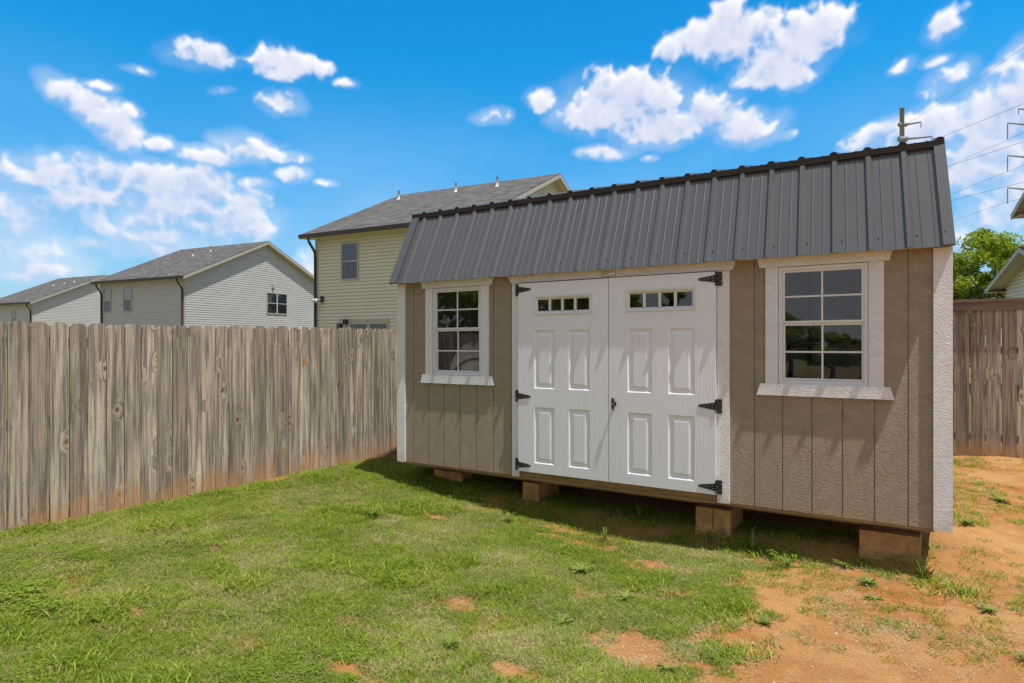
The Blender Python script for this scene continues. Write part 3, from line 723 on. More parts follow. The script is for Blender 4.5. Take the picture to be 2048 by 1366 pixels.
# ---- doors
def door(x0, x1, z0, z1, panels, ins, hinge_x, hs, label):
    yf = YF - .0465
    m = MB(); yb = YF + .0
    holes = [p for p in panels] + [ins]
    xs = sorted(set([x0, x1] + [v for h in holes for v in h[:2]])); zs = sorted(set([z0, z1] + [v for h in holes for v in h[2:]]))
    for a, b in zip(xs[:-1], xs[1:]):
        for c, e in zip(zs[:-1], zs[1:]):
            xm, zm = (a+b)/2, (c+e)/2
            if any(h[0] < xm < h[1] and h[2] < zm < h[3] for h in holes): continue
            m.face([(a, yf, c), (b, yf, c), (b, yf, e), (a, yf, e)])
    for h in panels:   # pressed panel: step in, flat, slope out to the raised field
        loops = [(0, 0), (.006, .004), (.010, .011), (.030, .011), (.050, .003), (.054, .0025)]
        pr = None
        for i, dy in loops:
            q = [(h[0]+i, yf+dy, h[2]+i), (h[1]-i, yf+dy, h[2]+i), (h[1]-i, yf+dy, h[3]-i), (h[0]+i, yf+dy, h[3]-i)]
            if pr: 
                for k in range(4): m.face([pr[k], pr[(k+1) % 4], q[(k+1) % 4], q[k]])
            pr = q
        m.face(pr)
    for a, b, c, e in ((x0, x0, z0, z1), (x1, x1, z0, z1)): m.face([(a, yf, c), (a, yb + .03, c), (a, yb + .03, e), (a, yf, e)])
    m.face([(x0, yf, z1), (x1, yf, z1), (x1, yb + .03, z1), (x0, yb + .03, z1)]); m.face([(x0, yf, z0), (x1, yf, z0), (x1, yb + .03, z0), (x0, yb + .03, z0)])
    # back skin, with the same light opening
    for c in ((x0, ins[0], z0, z1), (ins[1], x1, z0, z1), (ins[0], ins[1], z0, ins[2]), (ins[0], ins[1], ins[3], z1)):
        m.face([(c[0], yb, c[2]), (c[1], yb, c[2]), (c[1], yb, c[3]), (c[0], yb, c[3])])
    dr = sb(m, 'door', M_door)
    dr['label'] = label
    # light insert
    f = MB(); X0, X1, Z0, Z1 = ins[0] - .012, ins[1] + .012, ins[2] - .012, ins[3] + .012
    px0, px1, pz0, pz1 = ins[0] + .026, ins[1] - .026, ins[2] + .026, ins[3] - .026
    yo = yf - .009
    def ring(A, B, ya, yb_):
        for k in range(4):
            f.face([(*A[k][:1], ya, A[k][1]), (*A[(k+1) % 4][:1], ya, A[(k+1) % 4][1]), (*B[(k+1) % 4][:1], yb_, B[(k+1) % 4][1]), (*B[k][:1], yb_, B[k][1])])
    rc = lambda i: [(X0+i, Z0+i), (X1-i, Z0+i), (X1-i, Z1-i), (X0+i, Z1-i)]
    ring(rc(0), rc(.004), yf - .0005, yo); ring(rc(.004), rc(.014), yo, yo); ring(rc(.014), rc(.026), yo, yf - .001); ring(rc(.026), rc(.038), yf - .001, yf + .012)
    wd = (px1 - px0); n = 4; bw = .022
    for i in range(1, n):
        xc = px0 + wd * i / n
        f.box((xc - bw/2, yf - .002, pz0 - .004), (xc + bw/2, yf + .013, pz1 + .004))
    sub(rel(shed, f), 'window_insert', M_vinyl, dr)
    g = MB(); g.face([(px0 - .01, yf + .016, pz0 - .01), (px1 + .01, yf + .016, pz0 - .01), (px1 + .01, yf + .016, pz1 + .01), (px0 - .01, yf + .016, pz1 + .01)])
    sub(rel(shed, g), 'glass', M_glass, dr)
    sgn = 1 if hinge_x < (x0 + x1) / 2 else -1   # strap points into the leaf
    for zc in hs:
        h = MB(); e = hinge_x
        a, b = sorted((e - sgn * .042, e + sgn * .002))
        h.box((a, YF - .030, zc - .055), (b, YF - .0195, zc + .055))
        q = [(e + sgn*.002, zc - .030), (e + sgn*.125, zc - .011), (e + sgn*.138, zc - .006), (e + sgn*.141, zc), (e + sgn*.138, zc + .006), (e + sgn*.125, zc + .011), (e + sgn*.002, zc + .030)]
        h.prism(q, yf - .0055, yf - .0005)
        h.tube([(e, YF - .052, zc - .052), (e, YF - .052, zc + .052)], .0055, 8)
        for xx, zz in ((.022, .012), (.022, -.012), (.06, .006), (.09, -.003), (.118, 0)):
            h.tube([(e + sgn*xx, yf - .0058, zc + zz), (e + sgn*xx, yf - .0075, zc + zz)], .0032, 8, 1)
        for xx, zz in ((-.012, .04), (-.03, .025), (-.012, -.04), (-.03, -.025), (-.012, 0)):
            h.tube([(e + sgn*xx, YF - .0305, zc + zz), (e + sgn*xx, YF - .032, zc + zz)], .0032, 8, 1)
        sub(rel(shed, h), 'hinge', [M_black, M_steel], dr)
    return dr
ZP = ((-.397, .141), (-1.090, -.569))
def pans(xs): return [(a, b, c, e) for a, b in xs for c, e in ZP]
dl = door(-3.354, -2.428, -1.178, .582, pans(((-3.178, -2.962), (-2.817, -2.605))), (-3.168, -2.595, .292, .446), -3.355, (.524, -.476, -1.120), 'left leaf of the double door')
dr = door(-2.422, -1.505, -1.178, .584, pans(((-2.252, -2.033), (-1.893, -1.672))), (-2.258, -1.672, .295, .461), -1.503, (.527, -.480, -1.118), 'right leaf of the double door')
h = MB(); y0 = YF - .0465
h.tube([(-2.370, y0 - .0003, -.500), (-2.370, y0 - .006, -.500)], .019, 18)
h.tube([(-2.370, y0 - .006, -.500), (-2.370, y0 - .030, -.500)], [.012, .009], 12)
h.prism([(-2.377, -.450), (-2.382, -.47), (-2.380, -.53), (-2.374, -.552), (-2.366, -.552), (-2.360, -.53), (-2.358, -.47), (-2.364, -.450)], y0 - .042, y0 - .030)
h.tube([(-2.370, y0 - .0421, -.500), (-2.370, y0 - .045, -.500)], .007, 12, 1)
sub(rel(shed, h), 'latch', [M_black, M_steel], dr)
# maker's plate on the head board (its print is too small to read in the photo: dark strokes only)
h = MB(); yp = YF - .0225
M_plate = plain('plate_white', (.88, .90, .90), .4, 0, .03)
h.box((-2.502, yp - .0015, .602), (-2.372, yp, .646), 1); h.box((-2.498, yp - .0025, .606), (-2.376, yp - .0016, .642), 0)
yy = yp - .0026
h.prism([(-2.492, .622), (-2.489, .633), (-2.483, .637), (-2.475, .634), (-2.474, .627), (-2.481, .629), (-2.478, .622)], yy - .0008, yy, 1)
h.box((-2.490, yy - .0008, .615), (-2.478, yy, .6185), 1)
x = -2.470
for i in range(17):
    wd = .0038 if i % 5 else .0028
    h.box((x, yy - .0006, .631 if i % 3 else .632), (x + wd * .75, yy, .6375), 1); x += .0049
x = -2.470
for i in range(8): h.box((x, yy - .0006, .621), (x + .0028, yy, .6275), 1); x += .0044
x = -2.490
for i in range(26): h.box((x, yy - .0005, .6105), (x + .0024, yy, .6135), 1); x += .0041
sub(rel(shed, h), 'maker_plate', [M_plate, M_black], head)

# ---- metal roof
EY, EZ, KY, KZ = 5.180, .652, 5.548, 1.452
L1 = math.hypot(KY - EY, KZ - EZ); ux, uz = (KY - EY) / L1, (KZ - EZ) / L1; nyy, nzz = -uz, ux   # outward normal of the steep slope
def rib_profile(x0, x1, maj0, step=.2286):
    pts = [(x0, 0)]
    k = int((maj0 - x0) / step) + 2
    ms = [maj0 - step * i for i in range(k, -3, -1)]
    for mj in ms:
        for dx, hh in ((-.031, 0), (-.013, .019), (.013, .019), (.031, 0), (.076 - .008, 0), (.076 - .003, .0035), (.076 + .003, .0035), (.076 + .008, 0), (.152 - .008, 0), (.152 - .003, .0035), (.152 + .003, .0035), (.152 + .008, 0)):
            x = mj + dx
            if x0 + .002 < x < x1 - .002: pts.append((x, hh))
    pts.append((x1, 0)); return pts
topx = lambda x: x - (x + 3.5) * .0175   # the sheets draw in slightly towards the knee
def sheet(P, U0, U1, ny_, nz_, mb_, flat=False):
    """P: profile [(x,h)], U0/U1: (y,z) of the lower and upper edge, n: outward normal"""
    for (xa, ha), (xb, hb) in zip(P[:-1], P[1:]):
        f0, f1 = (topx, topx) if flat else ((lambda x: x), topx)
        q = [(f0(xa), U0[0] + ny_*ha, U0[1] + nz_*ha), (f0(xb), U0[0] + ny_*hb, U0[1] + nz_*hb), (f1(xb), U1[0] + ny_*hb, U1[1] + nz_*hb), (f1(xa), U1[0] + ny_*ha, U1[1] + nz_*ha)]
        mb_.face(q)
MAJ = -.190
RX0, RX1 = -4.945, .066
P = rib_profile(RX0 + .10, RX1 - .05, MAJ)
mb = MB(); sheet(P, (EY, EZ), (KY, KZ), nyy, nzz, mb)
# bright cut edge of the sheet, screws
for i in range(22):
    x = MAJ + .040 - .2286 * i
    if x < RX0 + .05: break
    t_ = .10; y = EY + ux * t_; z = EZ + uz * t_
    mb.tube([(x, y, z), (x, y + nyy*.006, z + nzz*.006)], [.0065, .004], 8, 1)
    if i % 3 == 0:
        x = topx(x); y = EY + ux * (L1 - .09); z = EZ + uz * (L1 - .09); mb.tube([(x, y, z), (x, y + nyy*.006, z + nzz*.006)], [.0055, .004], 8, 1)
lower = sb(mb, 'steep_roof_sheet', [M_metal, M_black])
for xa, xb in ((RX0, RX0 + .105), (RX1 - .068, RX1)):   # rake trims, proud of the sheet
    mb = MB(); hh = .024
    def pt(x, u, h_): return (x + (topx(x) - x) * u / L1, EY + ux*u + nyy*h_, EZ + uz*u + nzz*h_)
    mb.face([pt(xa, 0, hh), pt(xb, 0, hh), pt(xb, L1, hh), pt(xa, L1, hh)])
    for x in (xa, xb): mb.face([pt(x, 0, -.02 if x in (RX0, RX1) else 0), pt(x, 0, hh), pt(x, L1, hh), pt(x, L1, -.02 if x in (RX0, RX1) else 0)])
    mb.face([pt(xa, 0, 0), pt(xb, 0, 0), pt(xb, 0, hh), pt(xa, 0, hh)])
    xs_ = xa + .03 if xa < -2 else xb - .05
    mb.tube([pt(xs_, .1, hh), pt(xs_, .1, hh + .004)], .0055, 8, 1)
    sb(mb, 'rake_trim', [M_metal, M_black])
# low-pitch upper roof: ribs end over a dark closure strip along the knee
ky0, kz0 = KY - .052, KZ - .012
py, pz = 6.8, 1.735
L2 = math.hypot(py - ky0, pz - kz0); vy, vz = (py - ky0) / L2, (pz - kz0) / L2
P2 = rib_profile(RX0, RX1, MAJ)
mb = MB(); sheet(P2, (ky0, kz0), (py, pz), -vz, vy, mb, True)
sheet(P2, (2*py - ky0, kz0), (py, pz), vz, vy, mb, True)
sb(mb, 'upper_roof_sheet', M_metal)
mb = MB()
for (xa, ha), (xb, hb) in zip(P2[:-1], P2[1:]):
    mb.face([(topx(xa), ky0 + .004, kz0 - .044), (topx(xb), ky0 + .004, kz0 - .044), (topx(xb), ky0 + .004, kz0 + hb * .8), (topx(xa), ky0 + .004, kz0 + ha * .8)])
RX0, RX1 = topx(RX0), topx(RX1)
mb.face([(RX0, ky0 + .004, kz0 - .044), (RX1, ky0 + .004, kz0 - .044), (RX1, KY + .03, kz0 - .044), (RX0, KY + .03, kz0 - .044)])
for x in (RX0, RX1): mb.face([(x, ky0 + .004, kz0 - .044), (x, ky0 + .004, kz0 + .005), (x, KY + .03, kz0 + .02), (x, KY + .03, kz0 - .044)])
sb(mb, 'knee_closure', M_knee)
mb = MB()   # back steep slope
sheet(P2, (2*6.8 - EY, EZ), (2*6.8 - KY, KZ), -nyy, nzz, mb); sb(mb, 'rear_roof_sheet', M_metal)

# ---- blocks under the shed
def block(x0, x1, y0, y1, z0, z1, label, hollow=True):
    t = MB(); c = .006
    cx, cy = (x0 + x1) / 2, (y0 + y1) / 2
    o = [(x0 + c, y0), (x1 - c, y0), (x1, y0 + c), (x1, y1 - c), (x1 - c, y1), (x0 + c, y1), (x0, y1 - c), (x0, y0 + c)]
    v = [(x - cx + random.uniform(-.002, .002), y - cy + random.uniform(-.002, .002), z) for z in (0, z1 - z0 - .004) for x, y in o] + [((x - cx) * .985, (y - cy) * .985, z1 - z0) for x, y in o]
    t.add(v, [tuple(range(7, -1, -1))] + [(i, (i+1) % 8, (i+1) % 8 + 8, i + 8) for i in range(8)] + [(i+8, (i+1) % 8 + 8, (i+1) % 8 + 16, i + 16) for i in range(8)] + [tuple(range(16, 24))])
    ob = t.build('concrete_block', M_block); ob.location = (cx, cy, z0); tag(ob, label, 'block', 'concrete blocks carrying the shed'); return ob
yb = 5.56
block(-4.66, -4.28, yb, yb + .20, -1.60, -1.352, 'clay stained block under the shed below the left window, leftmost of the row')
block(-3.50, -3.31, yb - .02, yb + .38, -1.70, -1.352, 'clay stained block under the shed below the left door leaf')
zc = -1.52
block(-1.75, -1.607, yb - .06, yb + .34, zc, -1.352, 'upright block under the right door jamb, left one of the pair on the slab')
block(-1.602, -1.46, yb - .065, yb + .34, zc, -1.352, 'upright block under the right door jamb, right one of the pair on the slab')
block(-1.755, -1.455, yb - .07, yb + .36, -1.72, zc - .002, 'flat slab block on the ground under the upright pair')
block(-.52, -.135, yb - .10, yb + .10, -1.50, -1.352, 'upper wide block below the right end of the shed')
block(-.525, -.13, yb - .105, yb + .11, -1.72, -1.502, 'lower wide block on the ground below the right end of the shed')
for x, q in ((-4.5, 'leftmost'), (-3.4, 'second from the left'), (-1.6, 'third from the left'), (-.3, 'rightmost')): block(x - .2, x + .2, 7.42, 7.62, -1.70, -1.352, 'block in the dark beneath the rear of the shed, ' + q)

# ---- things seen through the windows
M_cloth = plain('white_fabric', (.82, .82, .80), .8, 0, .1, 12, .01, 14)
root = thing('fabric_sack', 'bulky white fabric sack with a dark strap inside the shed behind the left window', 'sack', (-4.07, 5.51, -1.15))
m = MB()
n = 20; pr_ = [(0, .25), (.12, .29), (.45, .30), (.75, .29), (.93, .27), (1.05, .22), (1.13, .13), (1.17, .03)]
V = []; F = []
for i, (z, r) in enumerate(pr_):
    for j in range(n):
        a = 2*math.pi*j/n; k = 1 + .07 * math.sin(3*a + i*.8) + .04 * math.sin(7*a + i)
        V.append((r*k*math.cos(a), r*.62*k*math.sin(a), z * (1 + .02*math.sin(2*a))))
for i in range(len(pr_) - 1):
    for j in range(n): F.append((i*n+j, i*n+(j+1) % n, (i+1)*n+(j+1) % n, (i+1)*n+j))
F.append(tuple(range((len(pr_)-1)*n, len(pr_)*n)))
m.add(V, F, 0, True); m.build('sack_body', M_cloth, root)
m = MB(); m.tube([(-.16, -.185, .74), (-.13, -.195, .86), (-.05, -.185, .96), (.06, -.17, 1.01), (.18, -.13, 1.02)], .011, 8); m.build('strap', M_black, root)
root = thing('exercise_machine', 'dark exercise machine with curved handlebars inside the shed behind the right window', 'exercise machine', (-.78, 5.72, -1.15))
M_red = plain('dull_red_paint', (.16, .03, .025), .5); M_tube = plain('dark_tube', (.03, .03, .035), .4)
m = MB(); m.tube([(-.30, -.1, .95), (-.36, -.1, 1.02), (-.34, -.1, 1.11), (-.2, -.1, 1.16), (.1, -.1, 1.19), (.42, -.1, 1.17)], .02, 8); m.build('handlebar', M_tube, root)
m = MB(); m.tube([(-.30, -.1, .95), (-.15, -.1, .82), (-.05, -.1, .6), (-.03, -.1, .1)], .024, 8); m.tube([(-.7, 0, 1.1), (-.62, 0, .9), (-.6, 0, .3)], .018, 8); m.tube([(-.78, 0, .3), (-.76, 0, 1.1)], .015, 8)
m.build('frame', M_tube, root)
m = MB(); m.tube([(.42, -.1, 1.17), (.44, -.1, .95), (.32, -.1, .80), (.25, -.1, .6), (.24, -.1, .1)], .026, 8); m.build('upright', M_red, root)
m = MB(); m.box((-.5, -.2, .04), (.5, .2, .1)); m.box((-.05, -.15, .60), (.22, .1, .66)); m.build('base', M_tube, root)

# ================================================================== fences
def picket(x, y, ztop, width, th, axis_, parent, name='picket', dog=.028, notch=True):
    """board in its parent's frame; axis_ 0: board width along x (faces -y), 1: width along y (faces +x)"""
    zb = float(gz(*( (parent.location.x + x, parent.location.y + y) ))) - .015 - parent.location.z if True else 0
    m = MB(); seg = 7; wb = width / 2
    H = ztop - zb
    lean = random.uniform(-.0030, .0030); bow = random.uniform(-.003, .004); bows = random.uniform(-.0025, .0025)
    zs_ = [H * i / seg for i in range(seg)] + ([H - dog, H] if notch else [H])
    rows = []
    for z in zs_:
        t = z / H; o = lean * z + bows * math.sin(t * math.pi); d_ = bow * math.sin(t * math.pi)
        w0 = wb - (dog if (notch and z == H) else 0)
        rows.append([(o - w0, -th/2 - d_, z), (o + w0, -th/2 - d_, z), (o + w0, th/2 - d_, z), (o - w0, th/2 - d_, z)])
    V = [p for r in rows for p in r]; F = []
    for i in range(len(rows) - 1):
        for k in range(4): F.append((i*4+k, i*4+(k+1) % 4, (i+1)*4+(k+1) % 4, (i+1)*4+k))
    F.append(tuple((len(rows)-1)*4 + k for k in range(4))); F.append((3, 2, 1, 0))
    m.add(V, F)
    for zz in (H - .145, H * .5, .35):   # nail heads
        for xx in (-.042, .040):
            xx += random.uniform(-.006, .006); z2 = zz + random.uniform(-.012, .012)
            m.tube([(xx, -th/2 - .001 - bow * math.sin(z2/H*math.pi), z2), (xx, -th/2 - .0022 - bow * math.sin(z2/H*math.pi), z2)], .0032, 6, 1)
    me_ = bpy.data.meshes.new(name); me_.from_pydata(m.v, [], m.f); me_.materials.append(M_wood); me_.materials.append(M_black)
    me_.polygons.foreach_set('material_index', m.m)
    ob = bpy.data.objects.new(name, me_); C.objects.link(ob); ob.parent = parent
    ob.location = (x, y, zb); ob.rotation_euler = (0, 0, R(90) if axis_ else 0)
    FRM[ob] = Vector(ob.location); return ob
fl = thing('wooden_fence', 'weathered dog-eared picket fence with clay stained boards along the left of the yard', 'fence', (-5.92, 2.08, -1.4))
gaps = {1: .009, 2: .013, 3: .013, 0: .008, 8: .006}
for i in range(-8, 55):
    y = 2.08 + .142 * i + .071 - 2.08
    g = gaps.get(i, random.uniform(.003, .0075))
    zt = .173 + .0098 * (y + .04) + random.uniform(-.008, .008) + (.012 if i % 17 == 0 else 0)
    pk = picket(random.uniform(-.002, .003), y, zt + 1.4, .142 - g, .016, 1, fl)
    if i == 19:
        q = MB(); V = []
        for j in range(18):
            a = 2*math.pi*j/18; rr = 1 + .35*math.sin(3*a+1) + .2*math.sin(7*a); V.append((.02*rr*math.cos(a) - .01, -.0135, 1.24 + .035*rr*math.sin(a)))
        q.add(V, [tuple(range(18))]); pn = q
        oo = MB(); oo.v = q.v; oo.f = q.f; oo.m = q.m; oo.sm = q.sm
        me_ = bpy.data.meshes.new('resin_spot'); me_.from_pydata(oo.v, [], oo.f); me_.materials.append(plain('orange_resin', (.55, .22, .03), .5, 0, .4, 60))
        rs = bpy.data.objects.new('resin_spot', me_); C.objects.link(rs); rs.parent = pk
M_rail = m_lumber('aged_rail', (.22, .17, .125))
for z in (1.38, .75, .14):
    m = MB(); m.box((-.052, -1.2, z), (-.012, 7.7, z + .085)); m.build('rail', M_rail, fl)
for k in range(4):
    m = MB(); yk = -1.0 + k * 2.44; m.box((-.145, yk, -.1), (-.055, yk + .09, 1.50)); m.build('post', M_rail, fl)
fb = thing('wooden_fence', 'weathered board fence with a flat cap rail behind the right end of the shed', 'fence', (0, 9.8, -1.3))
for i in range(-10, 21):
    g = random.uniform(.007, .013)
    picket(.113 + .155 * (i - .5) + .0, random.uniform(-.002, .002), 1.735, .155 - g, .018, 0, fb, notch=False)
m = MB(); m.box((-1.7, -.040, 1.725), (3.4, -.0125, 1.825)); m.build('face_board', M_rail, fb)
m = MB(); m.box((-1.72, -.058, 1.827), (3.42, .085, 1.862)); m.build('cap_rail', M_rail, fb)
for z in (1.2, .75, .14):
    m = MB(); m.box((-1.7, .014, z), (3.4, .052, z + .085)); m.build('rail', M_rail, fb)
for k in range(3):
    m = MB(); xk = -1.6 + k * 2.2; m.box((xk, .054, -.1), (xk + .09, .144, 1.80)); m.build('post', M_rail, fb)

# ================================================================== houses (vinyl laps are modelled course by course)
def laps(mb, P, ulo, uhi, z0, z1, out=.016, ex=.120):
    z = z0
    while z < z1 - .01:
        zt = min(z + ex, z1); a, b, c, e = ulo(z), uhi(z), ulo(zt), uhi(zt)
        if b > a:   # clapboard face, its underside, and the shadow gap below it
            zl = z + .016
            mb.face([P(a, zl, out), P(b, zl, out), P(max(e, c), zt, .004), P(c, zt, .004)])
            mb.face([P(a, zl, -.02), P(b, zl, -.02), P(b, zl, out), P(a, zl, out)])
            mb.face([P(a, z, -.02), P(b, z, -.02), P(b, zl, -.02), P(a, zl, -.02)])
            mb.face([P(a, z, .004), P(b, z, .004), P(b, z, -.02), P(a, z, -.02)])
        z = zt
def volume(root, x0, x1, y0, y1, zg, ze, zr, M_w, oh=.3, rk=.3, label=None, gut=True):
    """gable volume, ridge along x; eave line height ze at y0-oh"""
    yc = (y0 + y1) / 2; sl = (zr - ze) / (yc - y0 + oh); zw = ze + sl * oh - .06
    m = MB()
    one = lambda v: (lambda z: v)
    laps(m, lambda u, z, o: (u, y0 - o, z), one(x0), one(x1), zg, zw); laps(m, lambda u, z, o: (u, y1 + o, z), one(x0), one(x1), zg, zw)
    gl = lambda z: y0 + max(0, (z - zw) / sl); gh = lambda z: y1 - max(0, (z - zw) / sl)
    for X, sg in ((x0, -1), (x1, 1)): laps(m, lambda u, z, o: (X + sg * o, u, z), gl, gh, zg, zr - .10)
    w = m.build('wall', M_w, root)
    m = MB()
    for X in (x0, x1):
        for Y in (y0, y1):
            sx = -1 if X == x0 else 1; sy = -1 if Y == y0 else 1
            m.box((min(X, X + sx*.02) - (.05 if sx > 0 else 0), min(Y, Y + sy*.02) - (.05 if sy > 0 else 0), zg), (max(X, X + sx*.02) + (.05 if sx < 0 else 0), max(Y, Y + sy*.02) + (.05 if sy < 0 else 0), zw))
    m.build('corner_post', M_tan, root)
    # roof: two slabs with their own object space so the courses run along the eave
    L = math.hypot(yc - y0 + oh, zr - ze); ang = math.atan2(zr - ze, yc - y0 + oh)
    for k in range(2):
        m = MB(); m.box((x0 - rk, 0, 0), (x1 + rk, L + .0, .05))
        me_ = m; o = me_.build('roof', M_shingle, root)
        if k == 0: o.location = (FRM[o][0], y0 - oh, ze); o.rotation_euler = (ang, 0, 0)
        else: o.location = (FRM[o][0], y1 + oh, ze); o.rotation_euler = (ang, 0, math.pi)
        # origin of the mesh is its centre in y: move back to the edge
        cy = FRM[o][1]; o.data.transform(Matrix.Translation((0, cy, 0)))
    for s_ in (0, 1):
        A = (y0 - oh, ze) if s_ == 0 else (y1 + oh, ze)
        for X in (x0 - rk, x1 + rk):
            xa, xb = (X, X + .025) if X < x0 else (X - .025, X)
            yA = A[0]; 
            m = MB(); m.prismx([(yA, ze - .13), (yc, zr - .13), (yc, zr + .02), (yA, ze + .02)], xa - .004, xb + .004)
            m.build('rake_board', M_tan, root)
    m = MB()
    m.box((x0 - rk + .03, y0 - oh + .03, ze - .10), (x1 + rk - .03, y0 - .015, ze - .08)); m.box((x0 - rk + .03, y1 + .015, ze - .10), (x1 + rk - .03, y1 + oh - .03, ze - .08))
    for s_ in (0, 1):
        ya, yb_ = (y0 - oh, yc) if s_ == 0 else (y1 + oh, yc)
        for xa, xb in ((x0 - rk + .03, x0 - .015), (x1 + .015, x1 + rk - .03)):
            m.face([(xa, ya, ze - .09), (xb, ya, ze - .09), (xb, yb_, zr - .09), (xa, yb_, zr - .09)])
    m.build('soffit', M_soffit, root)
    if gut:
        m = MB()
        m.prismx([(y0 - oh - .10, ze + .03), (y0 - oh - .09, ze - .09), (y0 - oh + .02, ze - .10), (y0 - oh + .02, ze + .03)], x0 - rk, x1 + rk)
        m.build('gutter', M_gutter, root)
    return w
def spout(root, x, y0, ze, zg, oh, dx=.12):
    m = MB(); m.tube([(x, y0 - oh - .04, ze - .07), (x, y0 - oh - .02, ze - .22), (x + dx*.3, y0 - .10, ze - .55), (x + dx*.3, y0 - .07, ze - .75), (x + dx*.3, y0 - .07, zg)], .048, 8); m.build('downspout', M_gutter, root)
def hwindow(root, M, x0, x1, z0, z1, split=True, double=False, upper=M_blind, slats=0):
    """M maps (u, out, z) in wall space into the house frame"""
    m = MB(); f = .05
    def bx(mm, a, b): 
        t = MB(); t.box(a, b); t.v = [M(*p) for p in t.v]; mm.add(t.v, t.f)
    zm = (z0 + z1) / 2
    bx(m, (x0, -.045, z0), (x0 + f, 0, z1)); bx(m, (x1 - f, -.045, z0), (x1, 0, z1)); bx(m, (x0 + f, -.045, z1 - f), (x1 - f, 0, z1)); bx(m, (x0 + f, -.05, z0), (x1 - f, 0, z0 + f))
    cols = [(x0 + f, x1 - f)]
    if double:
        xm = (x0 + x1) / 2; bx(m, (xm - .045, -.045, z0 + f), (xm + .045, 0, z1 - f)); cols = [(x0 + f, xm - .045), (xm + .045, x1 - f)]
    for a, b in cols: bx(m, (a, -.038, zm - .022), (b, 0, zm + .022))
    wn = m.build('window', M_tan, root)
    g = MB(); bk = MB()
    for a, b in cols:
        for c, e, up in ((z0 + f, zm - .022, 0), (zm + .022, z1 - f, 1)):
            g.face([M(a, -.034, c), M(b, -.034, c), M(b, -.034, e), M(a, -.034, e)])
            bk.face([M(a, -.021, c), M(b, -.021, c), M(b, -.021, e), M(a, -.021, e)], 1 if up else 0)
    sub(g, 'pane', M_hglass, wn); sub(bk, 'pane_backing', [M_dark, upper], wn)  # lower half is a dark sheet painted as the unlit room
def vent(root, x, y, z, h=.38, r=.05):
    m = MB(); m.tube([(x, y, z - .1), (x, y, z + h)], r, 8); m.tube([(x, y, z - .06), (x, y, z + .05)], [r * 2.6, r * 1.1], 8, 0, False); m.build('roof_vent', M_pvc, root)
M_bluec = plain('grey_blue_curtain', (.15, .23, .36), .7)

H3 = thing('house', 'two storey pale yellow green house rising behind the left end of the shed roof', 'house', (-19.10, 16.18, 0), R(4.7), 'houses beyond the fences')
volume(H3, 0, 6.9, 0, 10.8, -1.5, 3.95, 6.55, M_yellow, oh=.4, rk=.38)
H3ry = lambda y: 3.95 + (y + .4) * (6.55 - 3.95) / 5.8
wf = lambda u, o, z: (u, o, z)
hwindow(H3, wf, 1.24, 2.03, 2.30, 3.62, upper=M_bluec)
spout(H3, .06, 0, 3.95, -1.5, .4, -.1)
for x in (.35, 3.2, 5.1): vent(H3, x, 4.35, H3ry(4.35) + .03)
m = MB(); m.box((1.62, -.05, -1.3), (1.69, 0, .84)); m.box((3.30, -.05, -1.3), (3.37, 0, .84)); m.box((1.62, -.052, .84), (3.37, 0, .92)); m.box((2.44, -.045, -1.3), (2.56, 0, .83)); m.box((1.69, -.04, .74), (2.44, 0, .84)); m.box((2.56, -.04, .74), (3.30, 0, .84))
sd_ = m.build('sliding_door', M_tan, H3)
m = MB(); m.face([(1.69, -.03, -1.3), (2.44, -.03, -1.3), (2.44, -.03, .74), (1.69, -.03, .74)]); m.face([(2.56, -.03, -1.3), (3.30, -.03, -1.3), (3.30, -.03, .74), (2.56, -.03, .74)]); sub(m, 'glass', M_hglass, sd_)
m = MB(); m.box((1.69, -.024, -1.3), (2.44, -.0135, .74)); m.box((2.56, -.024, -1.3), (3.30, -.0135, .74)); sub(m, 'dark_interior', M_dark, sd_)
ln = thing('wall_lantern', 'black wall lantern beside the sliding door of the pale yellow green house', 'lantern', (0, 0, 0))
def onH(root, p):
    return tuple(root.matrix_basis @ Vector(p))
def rot_mb(root, m): m.v = [onH(root, p) for p in m.v]; return m
H3.matrix_basis = Matrix.Translation(H3.location) @ Matrix.Rotation(R(4.7), 4, 'Z')
ln.location = onH(H3, (1.42, -.14, .62))
m = MB(); m.box((-.02, .0, .12), (.13, .13, .30)); m.tube([(.02, -.02, .25), (-.04, -.06, .36), (-.09, -.06, .30), (-.09, -.06, .22)], .014, 6); m.build('bracket', M_gutter, ln)
m = MB(); m.tube([(-.09, -.06, .20), (-.09, -.06, .16)], [.03, .10], 6); m.box((-.17, -.14, -.14), (-.155, -.125, .16)); m.box((-.025, -.14, -.14), (-.01, -.125, .16)); m.box((-.17, .01, -.14), (-.155, .025, .16)); m.box((-.025, .01, -.14), (-.01, .025, .16)); m.box((-.175, -.145, -.17), (-.005, .03, -.14)); m.build('cage', M_gutter, ln)
m = MB(); m.box((-.15, -.12, -.13), (-.03, .0, .14)); m.build('glass', M_hglass, ln)
fd = thing('flood_light', 'white twin flood light by the downspout of the pale yellow green house', 'flood light', onH(H3, (.30, -.06, 1.66)))
m = MB(); m.box((-.02, -.03, -.10), (.10, .04, .12)); m.build('base', M_gutter, fd)
for dx_ in (-.14, -.01):
    m = MB(); m.tube([(dx_ + .04, -.05, .0), (dx_, -.14, -.02), (dx_ - .03, -.24, -.06)], [.03, .055, .075], 10); m.build('lamp_head', M_pvc, fd)
m = MB(); m.tube([(-.02, -.08, -.12), (-.02, -.12, -.17)], .045, 8); m.build('sensor', M_pvc, fd)

